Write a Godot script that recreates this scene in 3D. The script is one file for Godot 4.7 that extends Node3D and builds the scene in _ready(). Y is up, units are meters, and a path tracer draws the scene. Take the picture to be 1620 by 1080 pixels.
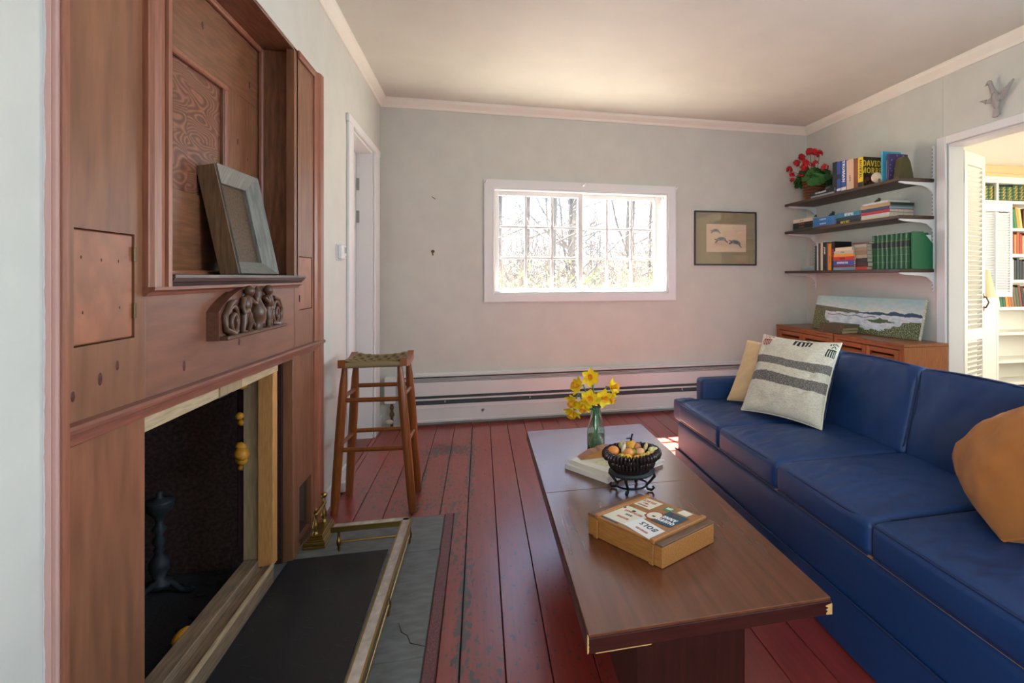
extends Node3D

# ---------------------------------------------------------------- mesh building
class B:
	var st := SurfaceTool.new()
	var xf := Transform3D.IDENTITY
	var g := -1
	func _init():
		st.begin(Mesh.PRIMITIVE_TRIANGLES)
	func v(p: Vector3, uv := Vector2.ZERO):
		st.set_smooth_group(g)
		st.set_uv(uv)
		st.add_vertex(xf * p)
	func t(a, b, c):
		v(a); v(c); v(b)
	func q(a, b, c, d):
		t(a, b, c); t(a, c, d)
	# a quad turned so that it faces away from o
	func qo(a: Vector3, b: Vector3, c: Vector3, d: Vector3, o: Vector3):
		if (b - a).cross(c - a).dot(a + b + c + d - 4.0 * o) < 0.0:
			q(a, d, c, b)
		else:
			q(a, b, c, d)
	func to(a: Vector3, b: Vector3, c: Vector3, o: Vector3):
		if (b - a).cross(c - a).dot(a + b + c - 3.0 * o) < 0.0:
			t(a, c, b)
		else:
			t(a, b, c)
	# a print sheet: a lower left, b lower right, c upper right, d upper left
	func sheet(a, b, c, d):
		v(a, Vector2(0, 1)); v(c, Vector2(1, 0)); v(b, Vector2(1, 1))
		v(a, Vector2(0, 1)); v(d, Vector2(0, 0)); v(c, Vector2(1, 0))
	func box(c: Vector3, s: Vector3, b := 0.0, turn := Basis.IDENTITY):
		var h := s / 2.0
		var old := xf
		xf = xf * Transform3D(turn, c)
		g = -1
		b = minf(b, minf(h.x, minf(h.y, h.z)) * 0.9)
		var i := h - Vector3(b, b, b)
		for ax in 3:
			var u := (ax + 1) % 3
			var w := (ax + 2) % 3
			for sg in [-1.0, 1.0]:
				var p := []
				for k in [[-1, -1], [1, -1], [1, 1], [-1, 1]]:
					var x := Vector3.ZERO
					x[ax] = sg * h[ax]; x[u] = k[0] * i[u]; x[w] = k[1] * i[w]
					p.append(x)
				qo(p[0], p[1], p[2], p[3], Vector3.ZERO)
		if b > 0.0:
			for ax in 3:
				var u := (ax + 1) % 3
				var w := (ax + 2) % 3
				for k in [[-1, -1], [1, -1], [1, 1], [-1, 1]]:
					var p := []
					for e in [[-1, 0], [1, 0], [1, 1], [-1, 1]]:
						var x := Vector3.ZERO
						x[ax] = e[0] * i[ax]
						x[u] = k[0] * (h[u] if e[1] == 0 else i[u])
						x[w] = k[1] * (i[w] if e[1] == 0 else h[w])
						p.append(x)
					qo(p[0], p[1], p[2], p[3], Vector3.ZERO)
			for sx in [-1, 1]:
				for sy in [-1, 1]:
					for sz in [-1, 1]:
						to(Vector3(sx * h.x, sy * i.y, sz * i.z), Vector3(sx * i.x, sy * h.y, sz * i.z), Vector3(sx * i.x, sy * i.y, sz * h.z), Vector3.ZERO)
		xf = old
	# box from its low and high corners
	func bx(x0, x1, y0, y1, z0, z1, b := 0.0):
		box(Vector3((x0 + x1) / 2.0, (y0 + y1) / 2.0, (z0 + z1) / 2.0), Vector3(absf(x1 - x0), absf(y1 - y0), absf(z1 - z0)), b)
	func tube(pts: Array, rad, n := 8, cap := true):
		g = 0
		var up := Vector3.UP
		var rings := []
		for k in pts.size():
			var d: Vector3 = (pts[mini(k + 1, pts.size() - 1)] - pts[maxi(k - 1, 0)]).normalized()
			if k == 0 and absf(d.dot(up)) > 0.9:
				up = Vector3.RIGHT
			var s := d.cross(up).normalized()
			up = s.cross(d).normalized()
			var r: float = rad[k] if rad is Array else rad
			var ring := []
			for j in n:
				var a := TAU * j / n
				ring.append(pts[k] + (s * cos(a) + up * sin(a)) * r)
			rings.append(ring)
		for k in rings.size() - 1:
			for j in n:
				q(rings[k][j], rings[k + 1][j], rings[k + 1][(j + 1) % n], rings[k][(j + 1) % n])
		if cap:
			g = -1
			for j in range(1, n - 1):
				t(rings[0][0], rings[0][j], rings[0][j + 1])
				t(rings[-1][0], rings[-1][j + 1], rings[-1][j])
	# profile of (radius, height) points, from the bottom up on the outside
	func lathe(prof: Array, n := 16, at := Vector3.ZERO, smooth := true):
		g = 0 if smooth else -1
		for k in prof.size() - 1:
			var a: Vector2 = prof[k]
			var b: Vector2 = prof[k + 1]
			for j in n:
				var c := Vector3(cos(TAU * j / n), 0, -sin(TAU * j / n))
				var d := Vector3(cos(TAU * (j + 1) / n), 0, -sin(TAU * (j + 1) / n))
				var p := [at + c * a.x + Vector3.UP * a.y, at + d * a.x + Vector3.UP * a.y, at + d * b.x + Vector3.UP * b.y, at + c * b.x + Vector3.UP * b.y]
				if a.x < 1e-6:
					t(p[0], p[2], p[3])
				elif b.x < 1e-6:
					t(p[0], p[1], p[2])
				else:
					q(p[0], p[1], p[2], p[3])
	# polygon (x, y) counter-clockwise, pushed from z0 to z1
	func prism(poly: Array, z0: float, z1: float, smooth := false):
		var pv := PackedVector2Array(poly)
		if Geometry2D.is_polygon_clockwise(pv):
			pv.reverse()
		g = -1
		var tr := Geometry2D.triangulate_polygon(pv)
		for k in range(0, tr.size(), 3):
			var a := pv[tr[k]]
			var b := pv[tr[k + 1]]
			var c := pv[tr[k + 2]]
			if (b - a).cross(c - a) < 0:
				var e := b
				b = c; c = e
			t(Vector3(a.x, a.y, z1), Vector3(b.x, b.y, z1), Vector3(c.x, c.y, z1))
			t(Vector3(a.x, a.y, z0), Vector3(c.x, c.y, z0), Vector3(b.x, b.y, z0))
		g = 3 if smooth else -1
		for k in pv.size():
			var a := pv[k]
			var b := pv[(k + 1) % pv.size()]
			q(Vector3(a.x, a.y, z0), Vector3(b.x, b.y, z0), Vector3(b.x, b.y, z1), Vector3(a.x, a.y, z1))
	# grid surface, fn(u, v) with u, v from 0 to 1
	func surf(nu: int, nv: int, fn: Callable):
		g = 0
		var p := []
		for i in nu + 1:
			var row := []
			for j in nv + 1:
				row.append(fn.call(float(i) / nu, float(j) / nv))
			p.append(row)
		for i in nu:
			for j in nv:
				var w := [Vector2(i, j), Vector2(i + 1, j), Vector2(i + 1, j + 1), Vector2(i, j + 1)]
				var o := [p[i][j], p[i + 1][j], p[i + 1][j + 1], p[i][j + 1]]
				for k in [0, 2, 1, 0, 3, 2]:
					v(o[k], Vector2(w[k].x / nu, 1.0 - w[k].y / nv))
	func ell(c: Vector3, r: Vector3, n := 10, m := 6, turn := Basis.IDENTITY):
		var old := xf
		xf = xf * Transform3D(turn * Basis.from_scale(r), c)
		var prof := []
		for k in m + 1:
			prof.append(Vector2(sin(PI * k / m), -cos(PI * k / m)))
		prof[0].x = 0.0; prof[m].x = 0.0
		lathe(prof, n)
		xf = old
	# rounded box with n cells a side, bent by fn(point, unit)
	func rbox(c: Vector3, h: Vector3, r: float, n: int, fn = null):
		g = 0
		for ax in 3:
			var u := (ax + 1) % 3
			var w := (ax + 2) % 3
			for sg in [-1.0, 1.0]:
				var grid := []
				for i in n + 1:
					var row := []
					for j in n + 1:
						var e := Vector3.ZERO
						e[ax] = sg
						e[u] = soft(i, n, r / h[u]); e[w] = soft(j, n, r / h[w])
						var p := e * h
						var k := p.clamp(-(h - Vector3(r, r, r)), h - Vector3(r, r, r))
						var d := p - k
						p = k + d.normalized() * r if d.length() > 1e-9 else p
						row.append(c + (fn.call(p, e) if fn else p))
					grid.append(row)
				for i in n:
					for j in n:
						if sg > 0:
							q(grid[i][j], grid[i + 1][j], grid[i + 1][j + 1], grid[i][j + 1])
						else:
							q(grid[i][j], grid[i][j + 1], grid[i + 1][j + 1], grid[i + 1][j])
	func soft(i: int, n: int, edge: float) -> float:
		# cells gather at the rounded edges
		var s := 2.0 * i / n - 1.0
		var m := 2
		if i <= m:
			return -1.0 + edge * 1.0 * i / m
		if i >= n - m:
			return 1.0 - edge * 1.0 * (n - i) / m
		return lerpf(-1.0 + edge, 1.0 - edge, float(i - m) / (n - 2 * m))
	func done() -> ArrayMesh:
		st.generate_normals()
		st.index()
		return st.commit()

# ---------------------------------------------------------------- objects
var taken := {}
var rng := RandomNumberGenerator.new()

func numbered(called: String) -> String:
	if not taken.has(called):
		taken[called] = 0
		return called
	taken[called] += 1
	return "%s_%03d" % [called, taken[called]]

func part(called: String, shape, material: Material, parent: Node3D, at := Vector3.ZERO) -> MeshInstance3D:
	var o := MeshInstance3D.new()
	o.mesh = shape.done() if shape is B else shape
	o.material_override = material
	o.name = called
	o.position = at
	parent.add_child(o, true)
	return o

func tag(o: Node3D, label: String, category: String, group := ""):
	o.set_meta("label", label)
	o.set_meta("category", category)
	if group:
		o.set_meta("group", group)
	return o

func thing(called: String, label: String, category: String, at := Vector3.ZERO, turn := 0.0, group := "") -> Node3D:
	var o := Node3D.new()
	o.name = numbered(called)
	add_child(o)
	o.position = at
	o.rotation.y = turn
	tag(o, label, category, group)
	return o

func solo(called: String, shape, material: Material, label: String, category: String, at := Vector3.ZERO, group := "") -> MeshInstance3D:
	var o := part(numbered(called), shape, material, self, at)
	tag(o, label, category, group)
	return o

func struct(called: String, shape = null, material: Material = null) -> Node3D:
	var o: Node3D
	if shape == null:
		o = Node3D.new()
		o.name = numbered(called)
		add_child(o)
	else:
		o = part(numbered(called), shape, material, self)
	o.set_meta("kind", "structure")
	return o

func boxp(called: String, x0, x1, y0, y1, z0, z1, material: Material, parent: Node3D, b := 0.002) -> MeshInstance3D:
	var m := B.new()
	m.bx(x0, x1, y0, y1, z0, z1, b)
	return part(called, m, material, parent)

func text(s: String, size: float, material: Material, parent: Node3D, at: Transform3D, wide := 1.0, called := "lettering", bold := 700):
	var t := TextMesh.new()
	t.text = s
	var f := SystemFont.new()
	f.font_names = PackedStringArray(["Droid Sans"])
	f.font_weight = bold
	t.font = f
	t.font_size = 32
	t.pixel_size = size / 24.0
	t.depth = 0.0006
	t.curve_step = 4.0
	var o := part(called, t, material, parent)
	o.transform = at * Transform3D(Basis.from_scale(Vector3(wide, 1, 1)), Vector3.ZERO)
	return o

# ---------------------------------------------------------------- materials
var M := {}

func noise_tex(sd: int, freq: float, oct: int, lo: float, hi: float, kind := FastNoiseLite.TYPE_SIMPLEX_SMOOTH, size := 512, warp := 0.0) -> NoiseTexture2D:
	var n := FastNoiseLite.new()
	n.seed = sd
	n.noise_type = kind
	n.frequency = freq
	n.fractal_octaves = oct
	if warp > 0:
		n.domain_warp_enabled = true
		n.domain_warp_amplitude = warp
		n.domain_warp_frequency = 0.01
	var t := NoiseTexture2D.new()
	t.width = size
	t.height = size
	t.seamless = true
	t.noise = n
	var r := Gradient.new()
	r.set_color(0, Color(lo, lo, lo))
	r.set_color(1, Color(hi, hi, hi))
	t.color_ramp = r
	return t

func mt(key: String, col: String, rough := 0.6, o := {}) -> StandardMaterial3D:
	var m := StandardMaterial3D.new()
	m.resource_name = key
	m.albedo_color = Color(col)
	m.roughness = rough
	if o.has("tex"):
		m.albedo_texture = o.tex
		m.uv1_triplanar = not o.get("uv", false)
		m.uv1_world_triplanar = o.get("world", false)
		m.uv1_scale = o.get("scale", Vector3.ONE)
		m.uv1_offset = o.get("off", Vector3.ZERO)
		m.uv1_triplanar_sharpness = 8.0
	if o.has("rtex"):
		m.roughness_texture = o.rtex
	if o.has("bump"):
		m.heightmap_enabled = true
		m.heightmap_texture = o.get("btex", o.get("tex"))
		m.heightmap_scale = o.bump
	m.metallic = o.get("metal", 0.0)
	m.metallic_specular = o.get("spec", 0.5)
	if o.has("rim"):
		m.rim_enabled = true
		m.rim = o.rim
		m.rim_tint = 0.6
	if o.has("coat"):
		m.clearcoat_enabled = true
		m.clearcoat = o.coat
		m.clearcoat_roughness = o.get("coat_rough", 0.15)
	if o.has("back"):
		m.backlight_enabled = true
		m.backlight = Color(o.back)
	if o.has("glow"):
		m.emission_enabled = true
		m.emission = Color(o.get("glow_col", col))
		m.emission_energy_multiplier = o.glow
	M[key] = m
	return m

func img_tex(im: Image) -> ImageTexture:
	return ImageTexture.create_from_image(im)

# ---------------------------------------------------------------- the scene
const L := -0.775
const R := 3.035
const ZB := -5.0
const ZF := 4.0
const TOP := 2.63

func _ready():
	rng.seed = 7
	# camera: level, lens shifted, 1.2 m above the floor
	var cam := Camera3D.new()
	cam.name = "camera"
	cam.projection = Camera3D.PROJECTION_FRUSTUM
	cam.near = 0.05
	cam.far = 300.0
	cam.size = 2.0 * 0.05 * 540.0 / 922.0
	cam.frustum_offset = Vector2(-190.0 / 922.0 * 0.05, -102.0 / 922.0 * 0.05)
	cam.position = Vector3(0, 1.2, 0)
	cam.rotation.y = -atan(240.0 / 922.0)
	cam.current = true
	add_child(cam)
	# sky, sun, exposure
	var we := WorldEnvironment.new()
	we.name = "environment"
	var env := Environment.new()
	env.background_mode = Environment.BG_SKY
	var sky := Sky.new()
	var sm := ProceduralSkyMaterial.new()
	sm.sky_top_color = Color(0.52, 0.68, 0.92)
	sm.sky_horizon_color = Color(0.84, 0.91, 0.98)
	sm.ground_horizon_color = Color(0.85, 0.85, 0.82)
	sm.ground_bottom_color = Color(0.5, 0.48, 0.42)
	sm.sky_energy_multiplier = 1.0
	sky.sky_material = sm
	env.sky = sky
	env.background_energy_multiplier = 2.7
	env.tonemap_mode = Environment.TONE_MAPPER_LINEAR
	env.tonemap_exposure = 1.92
	env.sdfgi_enabled = true
	env.ssao_enabled = true
	env.ssil_enabled = true
	we.environment = env
	add_child(we)
	var sun := DirectionalLight3D.new()
	sun.name = "sun"
	sun.light_color = Color(1.0, 0.95, 0.87)
	sun.light_energy = 27.0
	sun.light_angular_distance = 0.6
	sun.shadow_enabled = true
	sun.sky_mode = DirectionalLight3D.SKY_MODE_LIGHT_ONLY
	sun.look_at_from_position(Vector3.ZERO, Vector3(0.22, -1.06, 0.83))
	add_child(sun)
	# fill lamps added at unseen windows around the camera and in the next room
	fill_light("fill_right_window", Vector3(R - 0.01, 1.45, -0.8), Vector3(-1, 0, 0), Vector2(1.25, 1.3), 3.4, Color(0.82, 0.91, 1.0))
	fill_light("fill_left_window", Vector3(L + 0.01, 1.45, 2.2), Vector3(1, 0, 0), Vector2(1.8, 1.3), 9.0, Color(0.9, 0.96, 1.0))
	fill_light("fill_library_window", Vector3(6.58, 1.35, -3.0), Vector3(-1, 0, 0), Vector2(1.8, 1.3), 5.5, Color(1.0, 0.98, 0.92))
	materials()
	room()
	window()
	outdoors()
	fireplace()
	hearth()
	heater()
	library()
	sofa()
	table()
	stool()
	wall_things()
	shelves()
	cabinet()

func fill_light(called: String, at: Vector3, towards: Vector3, size: Vector2, energy: float, col: Color):  # area lamp that adds fill from an unseen window
	var a := AreaLight3D.new()
	a.name = called
	a.area_size = size
	a.light_energy = energy
	a.light_color = col
	a.shadow_enabled = true
	a.area_range = 20.0
	a.look_at_from_position(at, at + towards)
	add_child(a)

func materials():
	var grain := noise_tex(3, 0.018, 5, 0.8, 1.0, FastNoiseLite.TYPE_SIMPLEX_SMOOTH, 512, 20.0)
	var grain2 := noise_tex(9, 0.014, 4, 0.68, 1.0, FastNoiseLite.TYPE_SIMPLEX_SMOOTH, 512, 40.0)
	var mott := noise_tex(5, 0.012, 4, 0.97, 1.0)
	var fine := noise_tex(11, 0.12, 3, 0.75, 1.0)
	var speck := noise_tex(15, 0.05, 5, 0.5, 1.0)
	var vein := noise_tex(21, 0.01, 5, 0.6, 1.0, FastNoiseLite.TYPE_SIMPLEX_SMOOTH, 512, 60.0)
	var smudge := noise_tex(41, 0.007, 6, 0.79, 1.0, FastNoiseLite.TYPE_SIMPLEX_SMOOTH, 512, 30.0)
	var streak := noise_tex(43, 0.012, 5, 0.82, 1.0, FastNoiseLite.TYPE_SIMPLEX_SMOOTH, 512, 10.0)
	var cloth := noise_tex(31, 0.2, 2, 0.85, 1.0)
	# walls and trim
	mt("wall", "d0d2c9", 0.7, {tex = mott, scale = Vector3(0.7, 0.7, 0.7), world = true})
	mt("ceiling", "d6d8cd", 0.55, {tex = mott, scale = Vector3(0.4, 0.4, 0.4), world = true})
	mt("white", "e2e4e3", 0.35)
	mt("white_warm", "eae8da", 0.45)
	mt("heater", "dcdcdc", 0.3)
	mt("dark", "1c2022", 0.6)
	mt("slot_shade", "444c50", 0.5)  # dark tone that paints in the shade inside slots
	mt("plank", "ffffff", 0.3, {tex = floor_tex(), uv = true, spec = 0.75})
	M.plank.roughness_texture = null
	mt("subfloor", "1f1512", 0.9)
	mt("library_floor", "7a3a2c", 0.4)
	# fireplace woods
	mt("pine", "8f5f42", 0.42, {tex = smudge, scale = Vector3(5, 0.7, 5), world = true})
	mt("pine_dark", "8f5f42", 0.4, {tex = grain2, scale = Vector3(7, 0.8, 7), world = true, off = Vector3(0.3, 0.2, 0.6)})
	mt("pine_across", "8a5b45", 0.4, {tex = smudge, scale = Vector3(5, 5, 0.8), world = true})
	mt("pine_niche", "8f5f42", 0.38, {tex = grain2, scale = Vector3(8, 7, 0.9), world = true, off = Vector3(0.1, 0.4, 0.0)})
	mt("plywood", "97664f", 0.4, {tex = ply_tex(), scale = Vector3(1.2, 1.2, 0.9), world = true})
	mt("pine_door", "a5694b", 0.4, {tex = smudge, scale = Vector3(3, 2, 3), world = true})
	mt("moulding", "a0654c", 0.38, {tex = grain, scale = Vector3(10, 0.6, 10), world = true})
	mt("rail", "8f5a47", 0.38, {tex = grain, scale = Vector3(10, 10, 0.6), world = true})
	mt("pink", "dfb6ae", 0.45, {tex = mott, scale = Vector3(3, 1, 3), world = true})
	mt("shelf_edge", "5d4f4c", 0.35, {tex = grain2, scale = Vector3(8, 8, 0.7), world = true})
	mt("knot", "4a2418", 0.5)
	mt("raw_stud", "d89b58", 0.6, {tex = grain, scale = Vector3(16, 1.2, 16), world = true})
	mt("raw_grey", "b09672", 0.7, {tex = grain, scale = Vector3(9, 0.8, 9), world = true})
	mt("raw_sill", "9c8468", 0.75, {tex = grain2, scale = Vector3(9, 9, 0.9), world = true})
	mt("raw_plate", "c9b28c", 0.7, {tex = grain, scale = Vector3(9, 9, 0.8), world = true})
	mt("char", "4a2a22", 0.85, {tex = speck, scale = Vector3(5, 3, 5), world = true})
	mt("soot", "5a403a", 0.95, {tex = speck, scale = Vector3(2, 2, 2), world = true})
	mt("ash", "2a2a2c", 0.95, {tex = speck, scale = Vector3(3, 3, 3), world = true})
	mt("foam", "c98a22", 0.55)
	mt("insulation", "4a3038", 0.9)
	mt("mesh_metal", "5a4a44", 0.5, {metal = 0.6})
	mt("iron", "22262a", 0.45, {metal = 0.7})
	mt("iron_dull", "30363a", 0.6, {metal = 0.4})
	mt("hinge", "6b5a3a", 0.45, {metal = 0.8})
	mt("brass", "a38a4e", 0.28, {metal = 1.0, tex = mott, scale = Vector3(9, 9, 9)})
	mt("brass_worn", "e4e2da", 0.32, {metal = 0.7, tex = smudge, scale = Vector3(7, 7, 4), world = true})
	mt("slate", "7a8284", 0.55, {tex = smudge, scale = Vector3(2.6, 2.6, 4.5), world = true})
	mt("black_board", "2c3c4a", 0.5, {tex = scratch_tex(), scale = Vector3(1.1, 1.1, 1.1), world = true})
	mt("edge_strip", "8f5558", 0.45, {tex = speck, scale = Vector3(6, 6, 2), world = true})
	mt("frame_wood", "8a6a4a", 0.55, {tex = grain2, scale = Vector3(9, 0.9, 9)})
	mt("frame_grey", "8a8c84", 0.5, {tex = grain2, scale = Vector3(9, 0.9, 9)})
	mt("frame_panel", "6a5236", 0.6, {tex = speck, scale = Vector3(3, 3, 3)})
	mt("carving", "553a28", 0.35, {tex = mott, scale = Vector3(12, 12, 12)})
	mt("carving_ground", "6f4635", 0.45, {tex = grain, scale = Vector3(8, 8, 1)})
	# furniture
	mt("stool_wood", "93501f", 0.3, {tex = grain, scale = Vector3(10, 1, 10)})
	mt("rush", "a08a62", 0.8, {tex = fine, scale = Vector3(3, 3, 20)})
	mt("rush_dark", "6f5c3e", 0.8, {tex = fine, scale = Vector3(3, 3, 20)})
	mt("table_wood", "6e3d25", 0.27, {tex = streak, scale = Vector3(5, 5, 0.28), world = true, spec = 0.6})
	mt("table_wood_far", "6e3d25", 0.27, {tex = streak, scale = Vector3(5, 5, 0.28), world = true, off = Vector3(0.37, 0, 0.2), spec = 0.6})
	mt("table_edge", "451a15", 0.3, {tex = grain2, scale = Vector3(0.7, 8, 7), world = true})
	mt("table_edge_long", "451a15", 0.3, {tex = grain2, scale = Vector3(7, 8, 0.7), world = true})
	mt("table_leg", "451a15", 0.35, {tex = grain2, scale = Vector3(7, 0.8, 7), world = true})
	mt("chipped", "d0a468", 0.8)
	mt("sofa", "0e386c", 0.55, {tex = cloth, scale = Vector3(4, 4, 4)})
	mt("sofa_piping", "0a2650", 0.6)
	mt("sofa_lining", "b58a68", 0.8)
	mt("velvet_cream", "dcb98a", 0.8, {tex = mott, scale = Vector3(4, 4, 4), rim = 0.6})
	mt("velvet_orange", "ab682c", 0.8, {tex = mott, scale = Vector3(3, 3, 3), rim = 0.7})
	mt("kilim", "ffffff", 0.9, {tex = kilim_tex(), uv = true})
	mt("cabinet", "a5602c", 0.35, {tex = grain, scale = Vector3(9, 1, 9)})
	mt("cabinet_slat", "a5602c", 0.35, {tex = grain, scale = Vector3(9, 9, 1)})
	mt("cabinet_side", "a5602c", 0.35, {tex = grain, scale = Vector3(9, 1, 9)})
	mt("cabinet_top", "a5602c", 0.3, {tex = grain2, scale = Vector3(8, 8, 0.8)})
	mt("shelf_board", "4e3626", 0.45, {tex = grain2, scale = Vector3(8, 8, 0.8), world = true})
	# small things
	mt("crate", "b4783c", 0.5, {tex = grain, scale = Vector3(1.5, 14, 14)})
	mt("crate_dark", "7d5c40", 0.55, {tex = grain2, scale = Vector3(14, 14, 1.5)})
	mt("label_cream", "e2dcc6", 0.7, {tex = mott, scale = Vector3(20, 20, 20)})
	mt("label_teal", "3d525c", 0.7)
	mt("label_white", "e6e6e0", 0.7)
	mt("ink_red", "a8382c", 0.7)
	mt("ink_dark", "33403c", 0.7)
	mt("ink_green", "4d8a55", 0.7)
	mt("ink_white", "f2f2ee", 0.7)
	mt("seed", "2c1f1e", 0.25, {tex = mott, scale = Vector3(30, 30, 30)})
	mt("leaf", "3f7a34", 0.45, {back = "2a5a20"})
	mt("leaf_dark", "2c5a2a", 0.45, {back = "1c3a15"})
	mt("stem", "3d7d3c", 0.4)
	mt("petal_red", "c21a22", 0.5, {back = "60080a"})
	mt("petal_yellow", "f2d21c", 0.5, {back = "806a08"})
	mt("trumpet", "f0a90f", 0.5, {back = "805008"})
	mt("spathe", "8a7a3a", 0.6)
	mt("wicker", "5f3620", 0.6)
	mt("shell", "e0cfb4", 0.4)
	mt("olive", "6f6a38", 0.6, {tex = speck, scale = Vector3(9, 9, 9)})
	mt("pages", "e3d9c0", 0.8, {tex = fine, scale = Vector3(1, 1, 1)})
	mt("gold", "caa24a", 0.35, {metal = 0.8})
	mt("plaster", "e2dcd4", 0.7, {tex = speck, scale = Vector3(14, 14, 14)})
	mt("screen", "8d9a90", 0.3)
	mt("bark", "505256", 0.9, {tex = speck, scale = Vector3(2, 0.7, 2)})
	mt("bark_dark", "3a3532", 0.9)
	mt("litter", "cbc9c2", 0.95, {tex = speck, scale = Vector3(0.6, 0.6, 0.6), world = true})
	mt("shrub_green", "607a3a", 0.7, {back = "35451c"})
	mt("twigs", "544b46", 0.9)
	var glass := mt("glass", "ffffff", 0.0)
	glass.transparency = BaseMaterial3D.TRANSPARENCY_ALPHA
	glass.albedo_color = Color(1, 1, 1, 0.04)
	var pic := mt("picture_glass", "ffffff", 0.02)
	pic.transparency = BaseMaterial3D.TRANSPARENCY_ALPHA
	pic.albedo_color = Color(1, 1, 1, 0.06)
	var vg := mt("vase_glass", "ffffff", 0.0)
	vg.refraction_enabled = true
	vg.refraction_scale = 0.05
	vg.albedo_color = Color(0.93, 1.0, 0.95, 0.02)
	var wg := mt("water", "ffffff", 0.0)
	wg.refraction_enabled = true
	wg.refraction_scale = 0.033
	wg.albedo_color = Color(0.97, 1.0, 0.98, 0.02)

func floor_tex() -> ImageTexture:
	# red floor paint with long grain, rubbed through to dark grey wood in patches; u along x from L to R, v along z over 4.5 m from the window wall
	var w := 1024
	var h := 1536
	var im := Image.create(w, h, false, Image.FORMAT_RGB8)
	var a := FastNoiseLite.new()
	a.seed = 4; a.frequency = 1.0; a.fractal_octaves = 4; a.noise_type = FastNoiseLite.TYPE_SIMPLEX_SMOOTH
	var b := FastNoiseLite.new()
	b.seed = 8; b.frequency = 1.0; b.fractal_octaves = 3; b.noise_type = FastNoiseLite.TYPE_SIMPLEX_SMOOTH
	var red := Color("96362c")
	var red2 := Color("7c2a24")
	var grey := Color("32383a")
	# rubbed places: x, z, reach in x, reach in z, how much
	var worn := [[-0.22, -4.22, 0.22, 0.14, 0.62], [-0.06, -3.9, 0.025, 0.9, 0.6], [-0.06, -2.2, 0.03, 0.6, 0.55], [-0.14, -2.9, 0.07, 0.5, 0.42], [-0.3, -3.25, 0.2, 0.12, 0.36], [-0.55, -3.6, 0.2, 0.5, 0.2], [-0.2, -3.6, 0.05, 0.3, 0.34], [-0.33, -3.7, 0.02, 0.6, 0.45], [-0.2, -3.9, 0.02, 0.5, 0.45], [0.0, -1.6, 0.12, 0.5, 0.28]]
	for j in h:
		var z := ZB + 4.5 * (j + 0.5) / h
		for i in w:
			var x := lerpf(L, R, (i + 0.5) / w)
			var s := a.get_noise_2d(x * 60.0, z * 2.2) * 0.5 + 0.5
			var c := red.lerp(red2, clampf(s * 1.3 - 0.2, 0, 1))
			if z < -1.0 and x < 0.5:
				var k := 0.06
				for p in worn:
					var e: float = pow((x - p[0]) / p[2], 2) + pow((z - p[1]) / p[3], 2)
					if e < 4.0:
						k = maxf(k, p[4] * exp(-e))
				var n := b.get_noise_2d(x * 38.0, z * 14.0) * 0.5 + 0.5
				var f := smoothstep(0.79, 0.815, n + k * 0.8)
				c = c.lerp(grey, f * 0.92)
			im.set_pixel(i, j, c)
	return img_tex(im)

func ply_tex() -> ImageTexture:
	# rotary-cut veneer: pale wavy contour lines
	var w := 384
	var im := Image.create(w, w, false, Image.FORMAT_RGB8)
	var a := FastNoiseLite.new()
	a.seed = 14; a.frequency = 1.0; a.fractal_octaves = 1; a.noise_type = FastNoiseLite.TYPE_SIMPLEX_SMOOTH
	for j in w:
		for i in w:
			var n := a.get_noise_2d(i * 0.008, j * 0.02) + 0.08 * a.get_noise_2d(i * 0.03 + 40, j * 0.05)
			var l := pow(absf(sin(n * 15.0)), 3.0)
			var f := a.get_noise_2d(i * 0.02 + 99, j * 0.3) * 0.5 + 0.5
			im.set_pixel(i, j, Color(0.66, 0.62, 0.60).lerp(Color(1.0, 1.0, 1.0), clampf(l * (0.7 + f * 0.3), 0, 1)))
	return img_tex(im)

func scratch_tex() -> ImageTexture:
	# scuffs and chalky scratches on the black board
	var w := 512
	var im := Image.create(w, w, false, Image.FORMAT_RGB8)
	im.fill(Color(0.5, 0.5, 0.5))
	var r := RandomNumberGenerator.new()
	r.seed = 3
	for k in 520:
		var p := Vector2(r.randf() * w, r.randf() * w)
		var d := Vector2.from_angle(r.randfn(0.6, 0.5)) * r.randf_range(2, 26)
		var v := r.randf_range(0.58, 0.8) if k % 6 else r.randf_range(0.85, 1.0)
		var n := int(d.length()) + 1
		for i in n:
			var q := p + d * i / n
			im.set_pixel(posmod(int(q.x), w), posmod(int(q.y), w), Color(v, v, v))
			if k % 3 == 0:
				im.set_pixel(posmod(int(q.x), w), posmod(int(q.y) + 1, w), Color(v, v, v))
	return img_tex(im)

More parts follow.
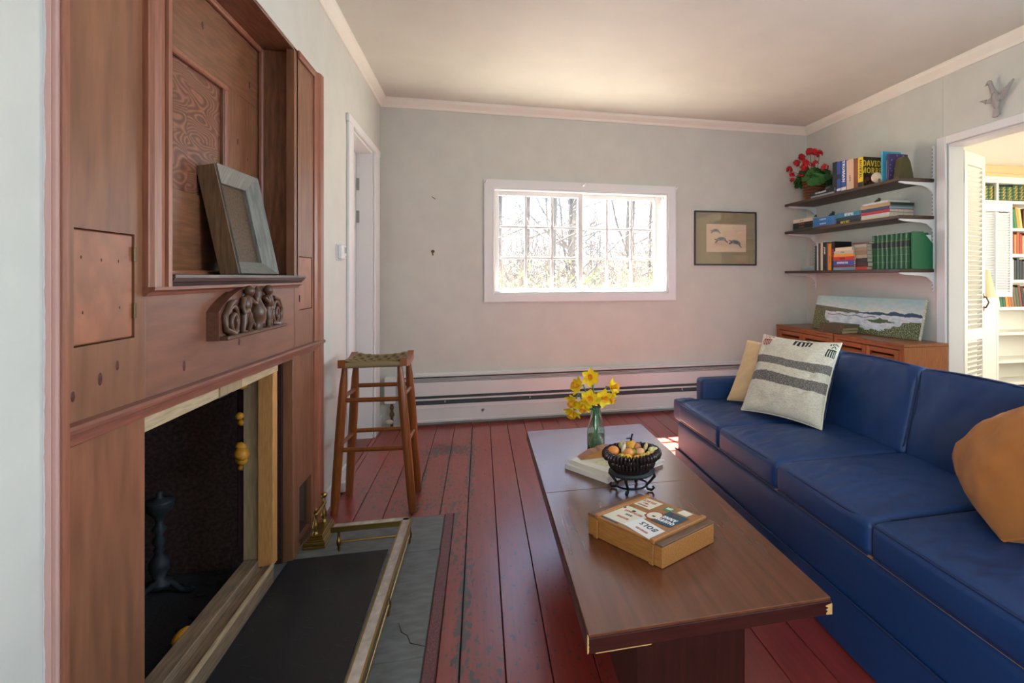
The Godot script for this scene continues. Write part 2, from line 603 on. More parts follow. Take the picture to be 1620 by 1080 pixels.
func kilim_tex() -> ImageTexture:
	var w := 384
	var im := Image.create(w, w, false, Image.FORMAT_RGB8)
	var a := FastNoiseLite.new()
	a.seed = 2; a.frequency = 1.0; a.fractal_octaves = 3
	for j in w:
		for i in w:
			var v := float(j) / w
			var bow := 0.012 * sin(i * 0.02)
			var n := a.get_noise_2d(i * 0.03, j * 0.5)
			var n2 := a.get_noise_2d(i * 0.12 + 90, j * 0.35)
			var c := Color("e0d8c4").lerp(Color("c2b9a6"), clampf(n * 1.2 + 0.2, 0, 1))
			if n2 > 0.42:
				c = c.lerp(Color("7d776e"), 0.5)
			for s in [[0.42, 0.035], [0.56, 0.04]]:
				if absf(v + bow - s[0]) < s[1]:
					c = Color("5c544e").lerp(Color("9a948c"), clampf(n2 * 1.6 + 0.4, 0, 1))
			im.set_pixel(i, j, c)
	# comb motifs along the upper edge
	for mo in [[84, 46, Color("a02c26")], [222, 34, Color("1c1a18")], [340, 64, Color("20362c")]]:
		var x: int = mo[0]
		var y: int = mo[1]
		for k in 5:
			im.fill_rect(Rect2i(x + k * 12 - 28, y + 24, 7, 30), mo[2])
			im.fill_rect(Rect2i(x + k * 12 - 28, y - 24 + absi(k - 2) * 4, 7, 14), mo[2])
		im.fill_rect(Rect2i(x - 28, y + 20, 55, 6), mo[2])
		for k in 14:
			im.fill_rect(Rect2i(x - k - 2, y + k - 2, 5, 3), mo[2])
			im.fill_rect(Rect2i(x + k - 2, y + k - 2, 5, 3), mo[2])
	return img_tex(im)

# ---------------------------------------------------------------- room shell
func room():
	var fl := struct("floor")
	boxp("subfloor", L - 0.15, R + 0.12, -0.08, -0.022, ZB - 0.15, ZF + 0.15, M.subfloor, fl, 0.0)
	var x := -0.062 - 0.1365 * 6.0
	var k := 0
	while x < R:
		var x0 := maxf(x, L)
		var x1 := minf(x + 0.1365, R)
		x += 0.1365
		k += 1
		if x1 - x0 < 0.01:
			continue
		var cut := -1.2 - fmod(k * 1.37, 2.2)
		if k % 3 != 0 or x0 > -0.1 and x1 < 0.35:
			cut = 99.0
		var spans := [[ZB, ZF]]
		if cut < 9:
			spans = [[ZB, cut], [cut, ZF]]
		if x1 < -0.14:
			spans = [[ZB, -3.093], [-0.9, ZF]]
		elif x0 < -0.127:
			plank(fl, x0, -0.128, -0.9, ZF)
			plank(fl, x0, x1, ZB, -3.093, -0.128)
			spans = []
		for s in spans:
			plank(fl, x0, x1, s[0], s[1])
	# walls
	var m := B.new()
	m.bx(L - 0.15, 0.10, 0, TOP, ZB - 0.15, ZB)
	m.bx(1.63, R + 0.12, 0, TOP, ZB - 0.15, ZB)
	m.bx(0.10, 1.63, 0, 1.055, ZB - 0.15, ZB)
	m.bx(0.10, 1.63, 1.945, TOP, ZB - 0.15, ZB)
	struct("wall_back", m, M.wall)
	m = B.new()
	m.bx(L - 0.15, L, 0, TOP, -1.304, 1.3)
	m.bx(L - 0.15, L, 0, TOP, 3.1, ZF)
	m.bx(L - 0.15, L, 0, 0.8, 1.3, 3.1)
	m.bx(L - 0.15, L, 2.1, TOP, 1.3, 3.1)
	m.bx(L - 0.15, L, 2.19, TOP, -3.19, -1.304)
	m.bx(L - 0.15, L, 0, TOP, -3.92, -3.19)
	m.bx(L - 0.15, L, 2.13, TOP, -4.69, -3.92)
	m.bx(L - 0.15, L, 0, TOP, ZB, -4.69)
	m.bx(L - 0.75, L - 0.7, 0, TOP, -3.3, -1.2)
	m.bx(L - 0.7, L - 0.15, 0, TOP, -1.3, -1.25)
	m.bx(L - 0.7, L - 0.15, 0, TOP, -3.25, -3.2)
	m.bx(L - 0.7, L, TOP, TOP + 0.04, -3.25, -1.25)
	struct("wall_left", m, M.wall)
	m = B.new()
	m.bx(R, R + 0.12, 0, TOP, ZB, -3.25)
	m.bx(R, R + 0.12, 2.09, TOP, -3.25, -1.75)
	m.bx(R, R + 0.12, 0, TOP, -1.75, -1.45)
	m.bx(R, R + 0.12, 0, TOP, -0.15, ZF)
	m.bx(R, R + 0.12, 0, 0.8, -1.45, -0.15)
	m.bx(R, R + 0.12, 2.1, TOP, -1.45, -0.15)
	struct("wall_right", m, M.wall)
	m = B.new()
	m.bx(L - 0.15, R + 0.12, 0, TOP, ZF, ZF + 0.15)
	struct("wall_front", m, M.wall)
	m = B.new()
	m.bx(L - 0.15, R + 0.12, TOP, TOP + 0.12, ZB - 0.15, ZF + 0.15)
	struct("ceiling", m, M.ceiling)
	# unseen windows added to hold the fill lamps, one in each long wall
	for e in [[L - 0.09, 1.3, 3.1], [R + 0.05, -1.45, -0.15]]:
		var w := struct("window_%d" % (3 if e[0] < 0 else 4))
		var fr := B.new()
		fr.bx(e[0], e[0] + 0.04, 0.8, 0.86, e[1], e[2])
		fr.bx(e[0], e[0] + 0.04, 2.04, 2.1, e[1], e[2])
		for z in [e[1], (e[1] + e[2]) / 2 - 0.03, e[2] - 0.06]:
			fr.bx(e[0], e[0] + 0.04, 0.86, 2.04, z, z + 0.06)
		part("frame", fr, M.white, w)
		boxp("pane", e[0] + 0.018, e[0] + 0.022, 0.86, 2.04, e[1] + 0.06, (e[1] + e[2]) / 2 - 0.03, M.glass, w, 0.0)
		boxp("pane", e[0] + 0.018, e[0] + 0.022, 0.86, 2.04, (e[1] + e[2]) / 2 + 0.03, e[2] - 0.06, M.glass, w, 0.0)
	# crown moulding on three walls
	var prof := [Vector2(0, 0), Vector2(0.012, 0), Vector2(0.018, 0.02), Vector2(0.045, 0.05), Vector2(0.05, 0.064), Vector2(0.05, 0.075), Vector2(0, 0.075)]
	for t in [[Transform3D(Basis(Vector3(1, 0, 0), Vector3(0, 1, 0), Vector3(0, 0, 1)), Vector3(L, TOP - 0.075, 0)), ZB, ZF],
			[Transform3D(Basis(Vector3(0, 0, 1), Vector3(0, 1, 0), Vector3(-1, 0, 0)), Vector3(0, TOP - 0.075, ZB)), -R, -L],
			[Transform3D(Basis(Vector3(-1, 0, 0), Vector3(0, 1, 0), Vector3(0, 0, -1)), Vector3(R, TOP - 0.075, 0)), -ZF, -ZB]]:
		m = B.new()
		m.xf = t[0]
		m.prism(prof, t[1], t[2])
		struct("trim_%d" % (taken.get("trims", 0) + 1), m, M.white_warm)
		taken["trims"] = taken.get("trims", 0) + 1
	# wall panel joints
	m = B.new()
	m.bx(R - 0.003, R, 2.10, 2.555, -3.297, -3.291)
	struct("trim_4", m, M.wall)
	m = B.new()
	m.bx(L, L + 0.016, 0, 0.1, -3.80, -3.2, 0.003)
	m.bx(L, L + 0.016, 0, 0.1, ZB, -4.885, 0.003)
	struct("baseboard_left", m, M.white)
	# left door with casing, lining and leaf
	var d1 := struct("door_1")
	boxp("casing_board", L, L + 0.018, 0, 2.18, -3.92, -3.80, M.white, d1, 0.004)
	boxp("casing_board", L, L + 0.018, 0, 2.18, -4.884, -4.69, M.white, d1, 0.004)
	boxp("casing_board", L, L + 0.02, 2.13, 2.18, -4.90, -3.785, M.white, d1, 0.004)
	boxp("threshold", L - 0.15, L, -0.02, 0.004, -4.69, -3.92, M.library_floor, d1)
	boxp("jamb_lining", L - 0.15, L, 0, 2.13, -4.69, -4.672, M.white, d1)
	boxp("jamb_lining", L - 0.15, L, 0, 2.13, -3.938, -3.92, M.white, d1)
	boxp("jamb_lining", L - 0.15, L, 2.112, 2.13, -4.672, -3.938, M.white, d1)
	var leaf := boxp("leaf", L - 0.15, L - 0.112, 0.01, 2.108, -4.668, -3.942, M.white, d1)
	for y in [1.60, 1.84, 0.3]:
		boxp("hinge", L - 0.11, L - 0.09, y, y + 0.09, -4.673, -4.667, M.screen, d1, 0.0)
	var kn := B.new()
	kn.xf = Transform3D(Basis(Vector3(0, 1, 0), Vector3(1, 0, 0), Vector3(0, 0, -1)), Vector3(L - 0.112, 0.95, -4.0))
	kn.lathe([Vector2(0.025, 0), Vector2(0.025, 0.005), Vector2(0.009, 0.008), Vector2(0.009, 0.03), Vector2(0.026, 0.045), Vector2(0.02, 0.062), Vector2(0, 0.066)], 14)
	part("knob", kn, M.brass, leaf)

func plank(fl, x0, x1, z0, z1, notch := 9.0):
	var m := B.new()
	m.bx(x0 + 0.0016, x1 - 0.0016, -0.022, 0.0, z0 + 0.001, z1 - 0.001, 0.0016)
	if notch < 9.0:
		m.bx(notch, x1 - 0.0016, -0.022, 0.0, z1 - 0.004, ZF - 0.001, 0.0016)
	# texture laid on in plan
	var arr := m.done().surface_get_arrays(0)
	var vs: PackedVector3Array = arr[Mesh.ARRAY_VERTEX]
	var uv: PackedVector2Array = arr[Mesh.ARRAY_TEX_UV]
	for i in vs.size():
		uv[i] = Vector2((vs[i].x - L) / (R - L), (vs[i].z - ZB) / 4.5)
	arr[Mesh.ARRAY_TEX_UV] = uv
	var am := ArrayMesh.new()
	am.add_surface_from_arrays(Mesh.PRIMITIVE_TRIANGLES, arr)
	part("plank", am, M.plank, fl)

# a flat rectangular frame in the plane across z
func frame_shape(x0, x1, y0, y1, w, z0, z1) -> B:
	var m := B.new()
	m.bx(x0, x0 + w, y0, y1, z0, z1, 0.002)
	m.bx(x1 - w, x1, y0, y1, z0, z1, 0.002)
	m.bx(x0 + w, x1 - w, y0, y0 + w, z0, z1, 0.002)
	m.bx(x0 + w, x1 - w, y1 - w, y1, z0, z1, 0.002)
	return m

func window():
	var w := struct("window_1")
	# casing boards, mitred
	var o := [0.031, 1.704, 0.992, 2.013]
	var i := [0.10, 1.632, 1.058, 1.945]
	var polys := [[[o[0], o[2]], [o[1], o[2]], [i[1], i[2]], [i[0], i[2]]], [[o[1], o[2]], [o[1], o[3]], [i[1], i[3]], [i[1], i[2]]], [[o[1], o[3]], [o[0], o[3]], [i[0], i[3]], [i[1], i[3]]], [[o[0], o[3]], [o[0], o[2]], [i[0], i[2]], [i[0], i[3]]]]
	for p in polys:
		var m := B.new()
		var q := []
		for e in p:
			q.append(Vector2(e[0], e[1]))
		m.prism(q, ZB, ZB + 0.022)
		part("casing_board", m, M.white, w)
	part("frame", frame_shape(i[0] + 0.001, i[1] - 0.001, i[2] + 0.001, i[3] - 0.001, 0.016, ZB - 0.14, ZB + 0.012), M.white, w)
	# sliding sashes, each with three by three panes behind a grid
	for s in [[0.117, 0.866, 1.065, 1.935, ZB - 0.075, [0.148, 0.376, 0.600, 0.826]], [0.826, 1.60, 1.065, 1.935, ZB - 0.115, [0.868, 1.092, 1.316, 1.535]]]:
		var z: float = s[4]
		var b := B.new()
		var xs: Array = s[5]
		var ys := [1.100, 1.362, 1.625, 1.890]
		b.bx(s[0], xs[0], s[2], s[3], z, z + 0.035, 0.003)
		b.bx(xs[3], s[1], s[2], s[3], z, z + 0.035, 0.003)
		b.bx(xs[0], xs[3], s[2], ys[0], z, z + 0.035, 0.003)
		b.bx(xs[0], xs[3], ys[3], s[3], z, z + 0.035, 0.003)
		var sash := part("sash", b, M.white, w)
		for k in [1, 2]:
			boxp("muntin", xs[k] - 0.0105, xs[k] + 0.0105, ys[0], ys[3], z + 0.008, z + 0.028, M.white, sash)
		for k in [1, 2]:
			for n in 3:
				boxp("muntin", xs[n] + 0.0105, xs[n + 1] - 0.0105, ys[k] - 0.009, ys[k] + 0.009, z + 0.008, z + 0.028, M.white, sash)
		for k in 3:
			for n in 3:
				boxp("pane", xs[n], xs[n + 1], ys[k], ys[k + 1], z + 0.016, z + 0.019, M.glass, sash, 0.0)
	boxp("latch", 1.60, 1.615, 1.905, 1.925, ZB - 0.09, ZB - 0.06, M.white_warm, w)
	# curtain hooks on the casing
	var hl := {0.04: "at the window casing's corner on the door side", 0.86: "at the middle of the window's head casing", 1.70: "at the window casing's corner beside the turtle print"}
	for x in [0.04, 0.86, 1.70]:
		var m := B.new()
		m.tube([Vector3(x, 1.985, ZB + 0.02), Vector3(x, 1.985, ZB + 0.045), Vector3(x + 0.008, 1.992, ZB + 0.055), Vector3(x + 0.012, 2.006, ZB + 0.055)], 0.006, 6)
		m.box(Vector3(x, 1.985, ZB + 0.0225), Vector3(0.02, 0.03, 0.004), 0.001)
		solo("curtain_hook", m, M.white, "small white curtain hook " + hl[x], "hook", Vector3.ZERO, "curtain hooks on the window casing")

# ---------------------------------------------------------------- outdoors
func limb(m: B, p: Vector3, d: Vector3, len: float, r: float, depth: int, r2: RandomNumberGenerator):
	var pts := [p]
	var rs := [r]
	var n := 4
	var e := d
	for k in n:
		e = (e + Vector3(r2.randf_range(-1, 1), r2.randf_range(-0.5, 0.7), r2.randf_range(-1, 1)) * 0.16).normalized()
		pts.append(pts[-1] + e * len / n)
		rs.append(r * (1.0 - 0.55 * (k + 1) / n))
	m.tube(pts, rs, 5 if depth > 1 else 3, false)
	if depth == 0:
		return
	for k in (3 if depth > 1 else 4):
		var at := r2.randi_range(2, n)
		var side := Vector3(r2.randf_range(-1, 1), r2.randf_range(-0.1, 0.9), r2.randf_range(-1, 1)).normalized()
		limb(m, pts[at], (e * 0.6 + side * 0.8).normalized(), len * r2.randf_range(0.5, 0.72), rs[at] * 0.62, depth - 1, r2)

func outdoors():
	var gr := B.new()
	gr.bx(-40, 45, -1.2, -0.7, -60, ZB - 0.3)
	struct("ground", gr, M.litter)
	var r2 := RandomNumberGenerator.new()
	r2.seed = 21
	var spots := [[1.28, -12.0, 0.085, 9.0, 0], [-0.2, -15.0, 0.07, 9.0, 0], [2.4, -17.0, 0.08, 9.5, 0], [0.4, -19.0, 0.11, 11.0, 0], [3.3, -21.0, 0.1, 10.0, 0], [4.6, -16.0, 0.06, 8.0, 1], [2.9, -11.0, 0.035, 5.0, 1], [3.2, -9.0, 0.022, 3.8, 1], [5.6, -22.0, 0.13, 12.0, 0], [1.7, -24.0, 0.14, 12.0, 0], [-1.4, -23.0, 0.12, 11.0, 0], [3.9, -13.0, 0.04, 5.5, 1], [2.2, -13.5, 0.035, 5.0, 1], [0.9, -28.0, 0.15, 13.0, 0], [4.4, -29.0, 0.15, 13.0, 0], [7.0, -27.0, 0.13, 12.0, 0]]
	var where := ["standing closest to the two sliding sashes' meeting stile", "seen through the left sash", "seen through the right sash", "deep in the wood behind the left sash", "deep in the wood behind the right sash", "leaning at the edge of the wood", "bending over the brush", "with dark forked twigs close to the right sash", "far back at the right of the wood", "far back in the middle of the wood", "far back at the left of the wood", "behind the forked twigs", "rising from the brush in the right sash", "at the back of the wood, middle", "at the back of the wood behind the brush", "at the far right back of the wood"]
	for k in spots.size():
		var s: Array = spots[k]
		var t := thing("bare_tree", "bare leafless %s %s outside the window" % ["sapling" if s[4] else "grey tree", where[k]], "tree", Vector3(s[0], -0.7, s[1]), 0.0, "bare trees outside the window")
		var m := B.new()
		var h: float = s[3]
		var rad: float = s[2]
		var tp := []
		var tr := []
		var lean := Vector3(r2.randf_range(-0.05, 0.05), 1, r2.randf_range(-0.05, 0.05)) if s[4] == 0 else Vector3(r2.randf_range(-0.3, 0.3), 1, r2.randf_range(-0.2, 0.2))
		for j in 8:
			tp.append(lean * h * j / 7.0 + Vector3(r2.randf_range(-1, 1), 0, r2.randf_range(-1, 1)) * (0.0 if j == 0 else 0.05))
			tr.append(rad * (1.0 - 0.8 * j / 7.0))
		m.tube(tp, tr, 8, false)
		part("trunk", m, M.bark if s[4] == 0 else M.bark_dark, t)
		m = B.new()
		for j in (16 if s[4] == 0 else 12):
			var f := r2.randf_range(0.12, 0.85)
			var at: Vector3 = tp[int(f * 7)]
			var a := r2.randf_range(0, TAU)
			limb(m, at, Vector3(cos(a), r2.randf_range(0.2, 0.9), sin(a)).normalized(), h * r2.randf_range(0.12, 0.24), rad * 0.36 * (1.1 - f), 2, r2)
		part("branches", m, M.bark if s[4] == 0 else M.bark_dark, t)
	# brush: tangled canes, and low shrubs coming into leaf
	var bs := [[0.4, -9.5, 1.5], [1.3, -10.2, 1.7], [2.2, -9.4, 1.6], [3.1, -10.4, 1.8], [4.0, -11.2, 1.8], [0.9, -13.0, 2.0], [2.6, -13.6, 2.1], [-0.3, -11.5, 1.8], [4.9, -13.5, 2.2]]
	for k in bs.size():
		var s: Array = bs[k]
		var t := thing("shrub", ["low shrub with pale green young leaves outside the left sash", "young-leaved shrub outside the window below the big trunk", "yellow-green shrub outside the right sash, bottom panes", "tangled shrub outside below the forked twigs", "shrub outside at the right end of the brush", "taller shrub behind the front brush, left", "taller shrub behind the front brush, right", "shrub outside at the left end of the brush", "tall shrub at the wood's right edge"][k], "shrub", Vector3(s[0], -0.7, s[1]), 0.0, "shrubs outside the window")
		var h: float = s[2] * 1.4
		var m := B.new()
		var tips := []
		for j in 60:
			var a := r2.randf_range(0, TAU)
			var out := r2.randf_range(0.05, 0.7)
			var tip := Vector3(cos(a) * out * 1.3, h * r2.randf_range(0.7, 1.25), sin(a) * out)
			m.tube([Vector3(cos(a), 0, sin(a)) * out * 0.3, Vector3(tip.x * 0.6, tip.y * 0.6, tip.z * 0.6), tip, tip + Vector3(r2.randf_range(-0.3, 0.3), r2.randf_range(-0.2, 0.25), 0)], [0.008, 0.006, 0.004, 0.002], 3, false)
			tips.append(tip)
		part("canes", m, M.twigs, t)
		m = B.new()
		for j in 700:
			var tip: Vector3 = tips[r2.randi() % tips.size()]
			var p: Vector3 = tip * r2.randf_range(0.3, 0.95) + Vector3(r2.randf_range(-1, 1), r2.randf_range(-1, 1), r2.randf_range(-1, 1)) * 0.12
			p.y = minf(p.y, 2.0 + 0.25 * sin(p.x * 5.0))
			var u := Vector3(r2.randf_range(-1, 1), r2.randf_range(-1, 1), r2.randf_range(-1, 1)).normalized() * r2.randf_range(0.018, 0.04)
			var w := u.cross(Vector3(r2.randf_range(-1, 1), 1, r2.randf_range(-1, 1)).normalized()) * 0.6
			m.g = -1
			m.q(p - u, p - w, p + u, p + w)
		var lv := part("leaves", m, M.shrub_green, t)
		lv.set_meta("kind", "stuff")
	# leafless thickets of fine canes between the trees
	var ts := [[-1.6, -14.5], [-0.2, -16.5], [1.0, -14.2], [2.2, -16.0], [3.4, -14.4], [4.6, -16.6], [5.8, -15.0], [7.0, -18.0], [0.2, -20.5], [2.4, -21.0], [4.4, -20.2], [6.4, -22.0], [-2.0, -20.0]]
	var tw := ["left of the big grey trunk", "behind the left sash's middle panes", "just beside the big grey trunk", "between two slim trunks", "behind the right sash's middle panes", "behind the leaning sapling", "at the wood's edge on the right", "thinning out at the wood's right end", "farther back behind the left sash", "farther back behind the meeting stile", "farther back behind the right sash", "farther back at the wood's right end", "farther back at the wood's left end"]
	for k in ts.size():
		var t := thing("thicket", "leafless grey-brown thicket " + tw[k], "thicket", Vector3(ts[k][0], -0.7, ts[k][1]), 0.0, "thickets outside the window")
		var m := B.new()
		for j in 130:
			var p := Vector3(r2.randf_range(-1.1, 1.1), 0, r2.randf_range(-0.8, 0.8))
			var d := Vector3(r2.randf_range(-0.45, 0.45), 1, r2.randf_range(-0.2, 0.2))
			var hh := r2.randf_range(1.8, 5.0)
			var q := [p]
			for i in 4:
				d += Vector3(r2.randf_range(-0.5, 0.5), r2.randf_range(-0.25, 0.05), r2.randf_range(-0.2, 0.2))
				q.append(q[-1] + d * hh / 4.0)
			m.tube(q, [0.011, 0.009, 0.007, 0.005, 0.003], 3, false)
			for i in 3:
				var e := Vector3(r2.randf_range(-1, 1), r2.randf_range(-0.3, 0.8), r2.randf_range(-0.4, 0.4)) * 0.5
				m.tube([q[i + 1], q[i + 1] + e * 0.6, q[i + 1] + e + Vector3(0, r2.randf_range(-0.15, 0.1), 0)], [0.005, 0.004, 0.002], 3, false)
		var cn := part("canes", m, M.twigs, t)
		cn.set_meta("kind", "stuff")

# ---------------------------------------------------------------- fireplace
# a straight moulding along z: profile (proud, height) swept from (y0, z0) to (y1, z1)
func sweep_z(prof: Array, y0: float, z0: float, y1: float, z1: float) -> B:
	var m := B.new()
	var s := (y1 - y0) / (z1 - z0)
	m.xf = Transform3D(Basis(Vector3(1, 0, 0), Vector3(0, 1, 0), Vector3(0, s, 1)), Vector3(L, y0 - s * z0, 0))
	m.prism(prof, z1, z0)
	return m

# an upright moulding: profile (proud, along z) swept from y0 to y1 at z
func sweep_y(prof: Array, z: float, y0: float, y1: float) -> B:
	var m := B.new()
	m.xf = Transform3D(Basis(Vector3(1, 0, 0), Vector3(0, 0, 1), Vector3(0, -1, 0)), Vector3(L, 0, z))
	m.prism(prof, -y1, -y0)
	return m

func board_with_hole(z0, z1, y0, y1, hz0, hz1, hy0, hy1, x0, x1) -> B:
	var m := B.new()
	m.bx(x0, x1, y0, hy0, z0, z1)
	m.bx(x0, x1, hy1, y1, z0, z1)
	m.bx(x0, x1, hy0, hy1, z0, hz0)
	m.bx(x0, x1, hy0, hy1, hz1, z1)
	return m

func knot(parent, y, z, r, x := L):
	var m := B.new()
	m.ell(Vector3(x, y, z), Vector3(0.0008, r * 1.25, r * 0.8), 10, 4)
	part("knot", m, M.knot, parent)

func fireplace():
	var f := thing("fireplace_surround", "red-brown pine fireplace surround with a recessed niche and moulded mantel rail", "fireplace", Vector3.ZERO)
	var xb := L - 0.03
	# side posts
	var pp := B.new()
	pp.bx(L, L + 0.012, 0, 2.19, -1.321, -1.304, 0.001)
	pp.bx(L + 0.012, L + 0.017, 0, 2.19, -1.321, -1.3065)
	pp.bx(L + 0.017, L + 0.0255, 0, 2.19, -1.321, -1.3035, 0.002)
	var p1 := part("side_post", pp, M.pink, f)
	p1.set_meta("label", "post painted pink")
	boxp("inner_bead", L + 0.0256, L + 0.032, 0, 2.19, -1.322, -1.303, M.moulding, f, 0.002)
	# ragged wall paint over the post's edge
	var rag := B.new()
	var edge := []
	var rn := FastNoiseLite.new()
	rn.seed = 6
	rn.frequency = 1.0
	for k in 180:
		var y := 2.19 * k / 179.0
		edge.append(Vector2(L + 0.0025 + 0.003 * rn.get_noise_1d(y * 7.0) + 0.002 * rn.get_noise_1d(y * 70.0 + 50.0), y))
	edge.append(Vector2(L + 0.0001, 2.19))
	edge.append(Vector2(L + 0.0001, 0.0))
	rag.prism(edge, -1.3042, -1.3031)
	part("paint_edge", rag, M.white, f)
	part("side_post", sweep_y([Vector2(0, 0), Vector2(0.006, 0), Vector2(0.012, -0.03), Vector2(0.022, -0.05), Vector2(0.024, -0.095), Vector2(0.02, -0.105), Vector2(0, -0.105)], -3.085, 0, 2.19), M.moulding, f)
	# upper left board with a small cupboard door
	var lb := part("board", board_with_hole(-1.640, -1.322, 0.905, 2.19, -1.596, -1.388, 1.06, 1.298, xb, L), M.pine, f)
	for kk in [[0.985, -1.47, 0.011], [1.005, -1.53, 0.009], [0.965, -1.385, 0.009], [1.93, -1.625, 0.013]]:
		knot(lb, kk[0], kk[1], kk[2])
	var d := boxp("cupboard_door", xb, L - 0.003, 1.062, 1.296, -1.594, -1.390, M.pine_door, f, 0.003)
	for y in [1.105, 1.235]:
		boxp("hinge", L - 0.004, L + 0.003, y, y + 0.034, -1.601, -1.590, M.hinge, d, 0.001)
	for e in [[1.24, -1.415], [1.236, -1.48], [1.235, -1.54], [1.128, -1.42], [1.132, -1.545]]:
		knot(d, e[0], e[1], 0.003, L - 0.003)
	# lower left board
	var ll := boxp("board", xb, L, 0.0, 0.868, -1.640, -1.322, M.pine, f)
	for kk in [[0.30, -1.505, 0.012], [0.225, -1.44, 0.014]]:
		knot(ll, kk[0], kk[1], kk[2])
	# board across under the niche
	var cb := boxp("board", xb, L, 0.88, 1.178, -2.79, -1.642, M.pine_across, f)
	for kk in [[0.96, -1.83, 0.012], [0.985, -2.2, 0.01]]:
		knot(cb, kk[0], kk[1], kk[2])
	# right board with its small door, and the panel below
	part("board", board_with_hole(-3.085, -2.792, 0.875, 2.19, -3.066, -2.862, 1.052, 1.292, xb, L), M.pine, f)
	d = boxp("cupboard_door", xb, L - 0.002, 1.054, 1.290, -3.064, -2.864, M.pine_door, f, 0.003)
	boxp("hinge", L - 0.004, L + 0.003, 1.09, 1.12, -2.868, -2.860, M.iron_dull, d, 0.001)
	var tp := B.new()
	tp.bx(L, L + 0.012, 2.158, 2.19, -3.085, -2.83, 0.003)
	part("top_bead", tp, M.moulding, f)
	part("board", board_with_hole(-3.085, -2.825, 0.0, 0.862, -3.049, -2.845, 0.035, 0.27, xb, L), M.pine, f)
	boxp("stile", xb, L + 0.012, 0.0, 0.862, -2.824, -2.735, M.pine, f, 0.003)
	boxp("jamb_return", L - 0.09, xb, 0.0, 0.85, -2.745, -2.73, M.char, f)
	# vent with wire mesh
	var vm := B.new()
	for k in 27:
		vm.bx(L - 0.021, L - 0.0195, 0.035, 0.27, -3.049 + 0.0078 * k, -3.0478 + 0.0078 * k)
	for k in 30:
		vm.bx(L - 0.0222, L - 0.021, 0.036 + 0.0078 * k, 0.0372 + 0.0078 * k, -3.049, -2.845)
	var vent := part("vent_mesh", vm, M.mesh_metal, f)
	vent.set_meta("kind", "stuff")
	# mantel rail, a little out of level as in the old house
	part("mantel_rail", sweep_z([Vector2(-0.03, 0.0), Vector2(0.010, 0.0), Vector2(0.012, 0.012), Vector2(0.018, 0.014), Vector2(0.021, 0.024), Vector2(0.029, 0.028), Vector2(0.031, 0.036), Vector2(0.026, 0.042), Vector2(-0.03, 0.042)], 0.8728, -1.322, 0.848, -3.19), M.rail, f)
	# niche: stile moulding, sill, lining and back
	part("niche_moulding", sweep_y([Vector2(0, 0), Vector2(0.012, 0), Vector2(0.012, -0.008), Vector2(0.006, -0.012), Vector2(0.016, -0.02), Vector2(0.024, -0.034), Vector2(0.026, -0.044), Vector2(0.016, -0.047), Vector2(0.016, -0.052), Vector2(0.03, -0.054), Vector2(0.034, -0.062), Vector2(0.03, -0.072), Vector2(0, -0.072)], -1.628, 1.176, 2.19), M.moulding, f)
	part("niche_sill", sweep_z([Vector2(-0.16, 0.012), Vector2(0.0, 0.0), Vector2(0.018, 0.0), Vector2(0.024, 0.008), Vector2(0.03, 0.012), Vector2(0.036, 0.022), Vector2(0.036, 0.030), Vector2(-0.16, 0.030)], 1.176, -1.701, 1.176, -2.83), M.shelf_edge, f)
	part("niche_moulding", sweep_z([Vector2(0, 0), Vector2(0.008, 0), Vector2(0.012, 0.008), Vector2(0.026, 0.014), Vector2(0.026, 0.022), Vector2(0, 0.022)], 1.154, -1.628, 1.154, -2.826), M.rail, f)
	boxp("niche_jamb", L - 0.145, L, 1.206, 2.178, -2.845, -2.826, M.pine_dark, f)
	boxp("niche_jamb", L - 0.145, L, 1.206, 2.178, -1.70, -1.685, M.pine_dark, f)
	boxp("niche_soffit", L - 0.145, L, 2.178, 2.19, -2.845, -1.685, M.pine_niche, f)
	var xn := L - 0.145
	var nb := boxp("niche_back_board", xn - 0.02, xn, 1.915, 2.178, -2.826, -1.70, M.pine_niche, f)
	for kk in [[2.06, -2.30, 0.012], [1.99, -2.72, 0.012]]:
		knot(nb, kk[0], kk[1], kk[2], xn)
	boxp("niche_back_board", xn - 0.02, xn - 0.012, 1.478, 1.915, -2.47, -1.70, M.plywood, f)
	var st := boxp("niche_back_board", xn - 0.02, xn, 1.206, 1.915, -2.826, -2.47, M.pine_dark, f)
	knot(st, 1.73, -2.60, 0.01, xn)
	knot(st, 1.68, -2.70, 0.007, xn)
	var lo := boxp("niche_back_board", xn - 0.02, xn - 0.006, 1.206, 1.478, -2.47, -1.70, M.pine_niche, f)
	knot(lo, 1.33, -2.06, 0.011, xn - 0.006)
	boxp("panel_bead", xn - 0.012, xn + 0.006, 1.895, 1.915, -2.50, -1.70, M.moulding, f, 0.004)
	boxp("panel_bead", xn - 0.012, xn + 0.006, 1.478, 1.895, -2.50, -2.475, M.moulding, f, 0.004)
	boxp("corner_bead", xn, xn + 0.02, 1.206, 2.178, -2.826, -2.808, M.moulding, f, 0.005)
	boxp("corner_bead", xn, xn + 0.02, 2.156, 2.178, -2.806, -1.70, M.moulding, f, 0.005)
	boxp("corner_bead", xn, xn + 0.014, 1.206, 1.222, -2.808, -1.70, M.moulding, f, 0.004)
	# rough timber frame let into the opening
	boxp("sill_plank", L - 0.125, L - 0.066, 0.045, 0.088, -2.60, -1.45, M.raw_sill, f, 0.003)
	boxp("sill_plank", L - 0.066, L - 0.012, 0.0, 0.062, -2.575, -1.45, M.raw_sill, f, 0.003)
	boxp("sill_strip", L - 0.020, L - 0.010, 0.062, 0.076, -2.572, -1.45, M.raw_plate, f, 0.001)
	boxp("stud", L - 0.125, L - 0.070, 0.088, 0.83, -2.64, -2.592, M.raw_grey, f, 0.003)
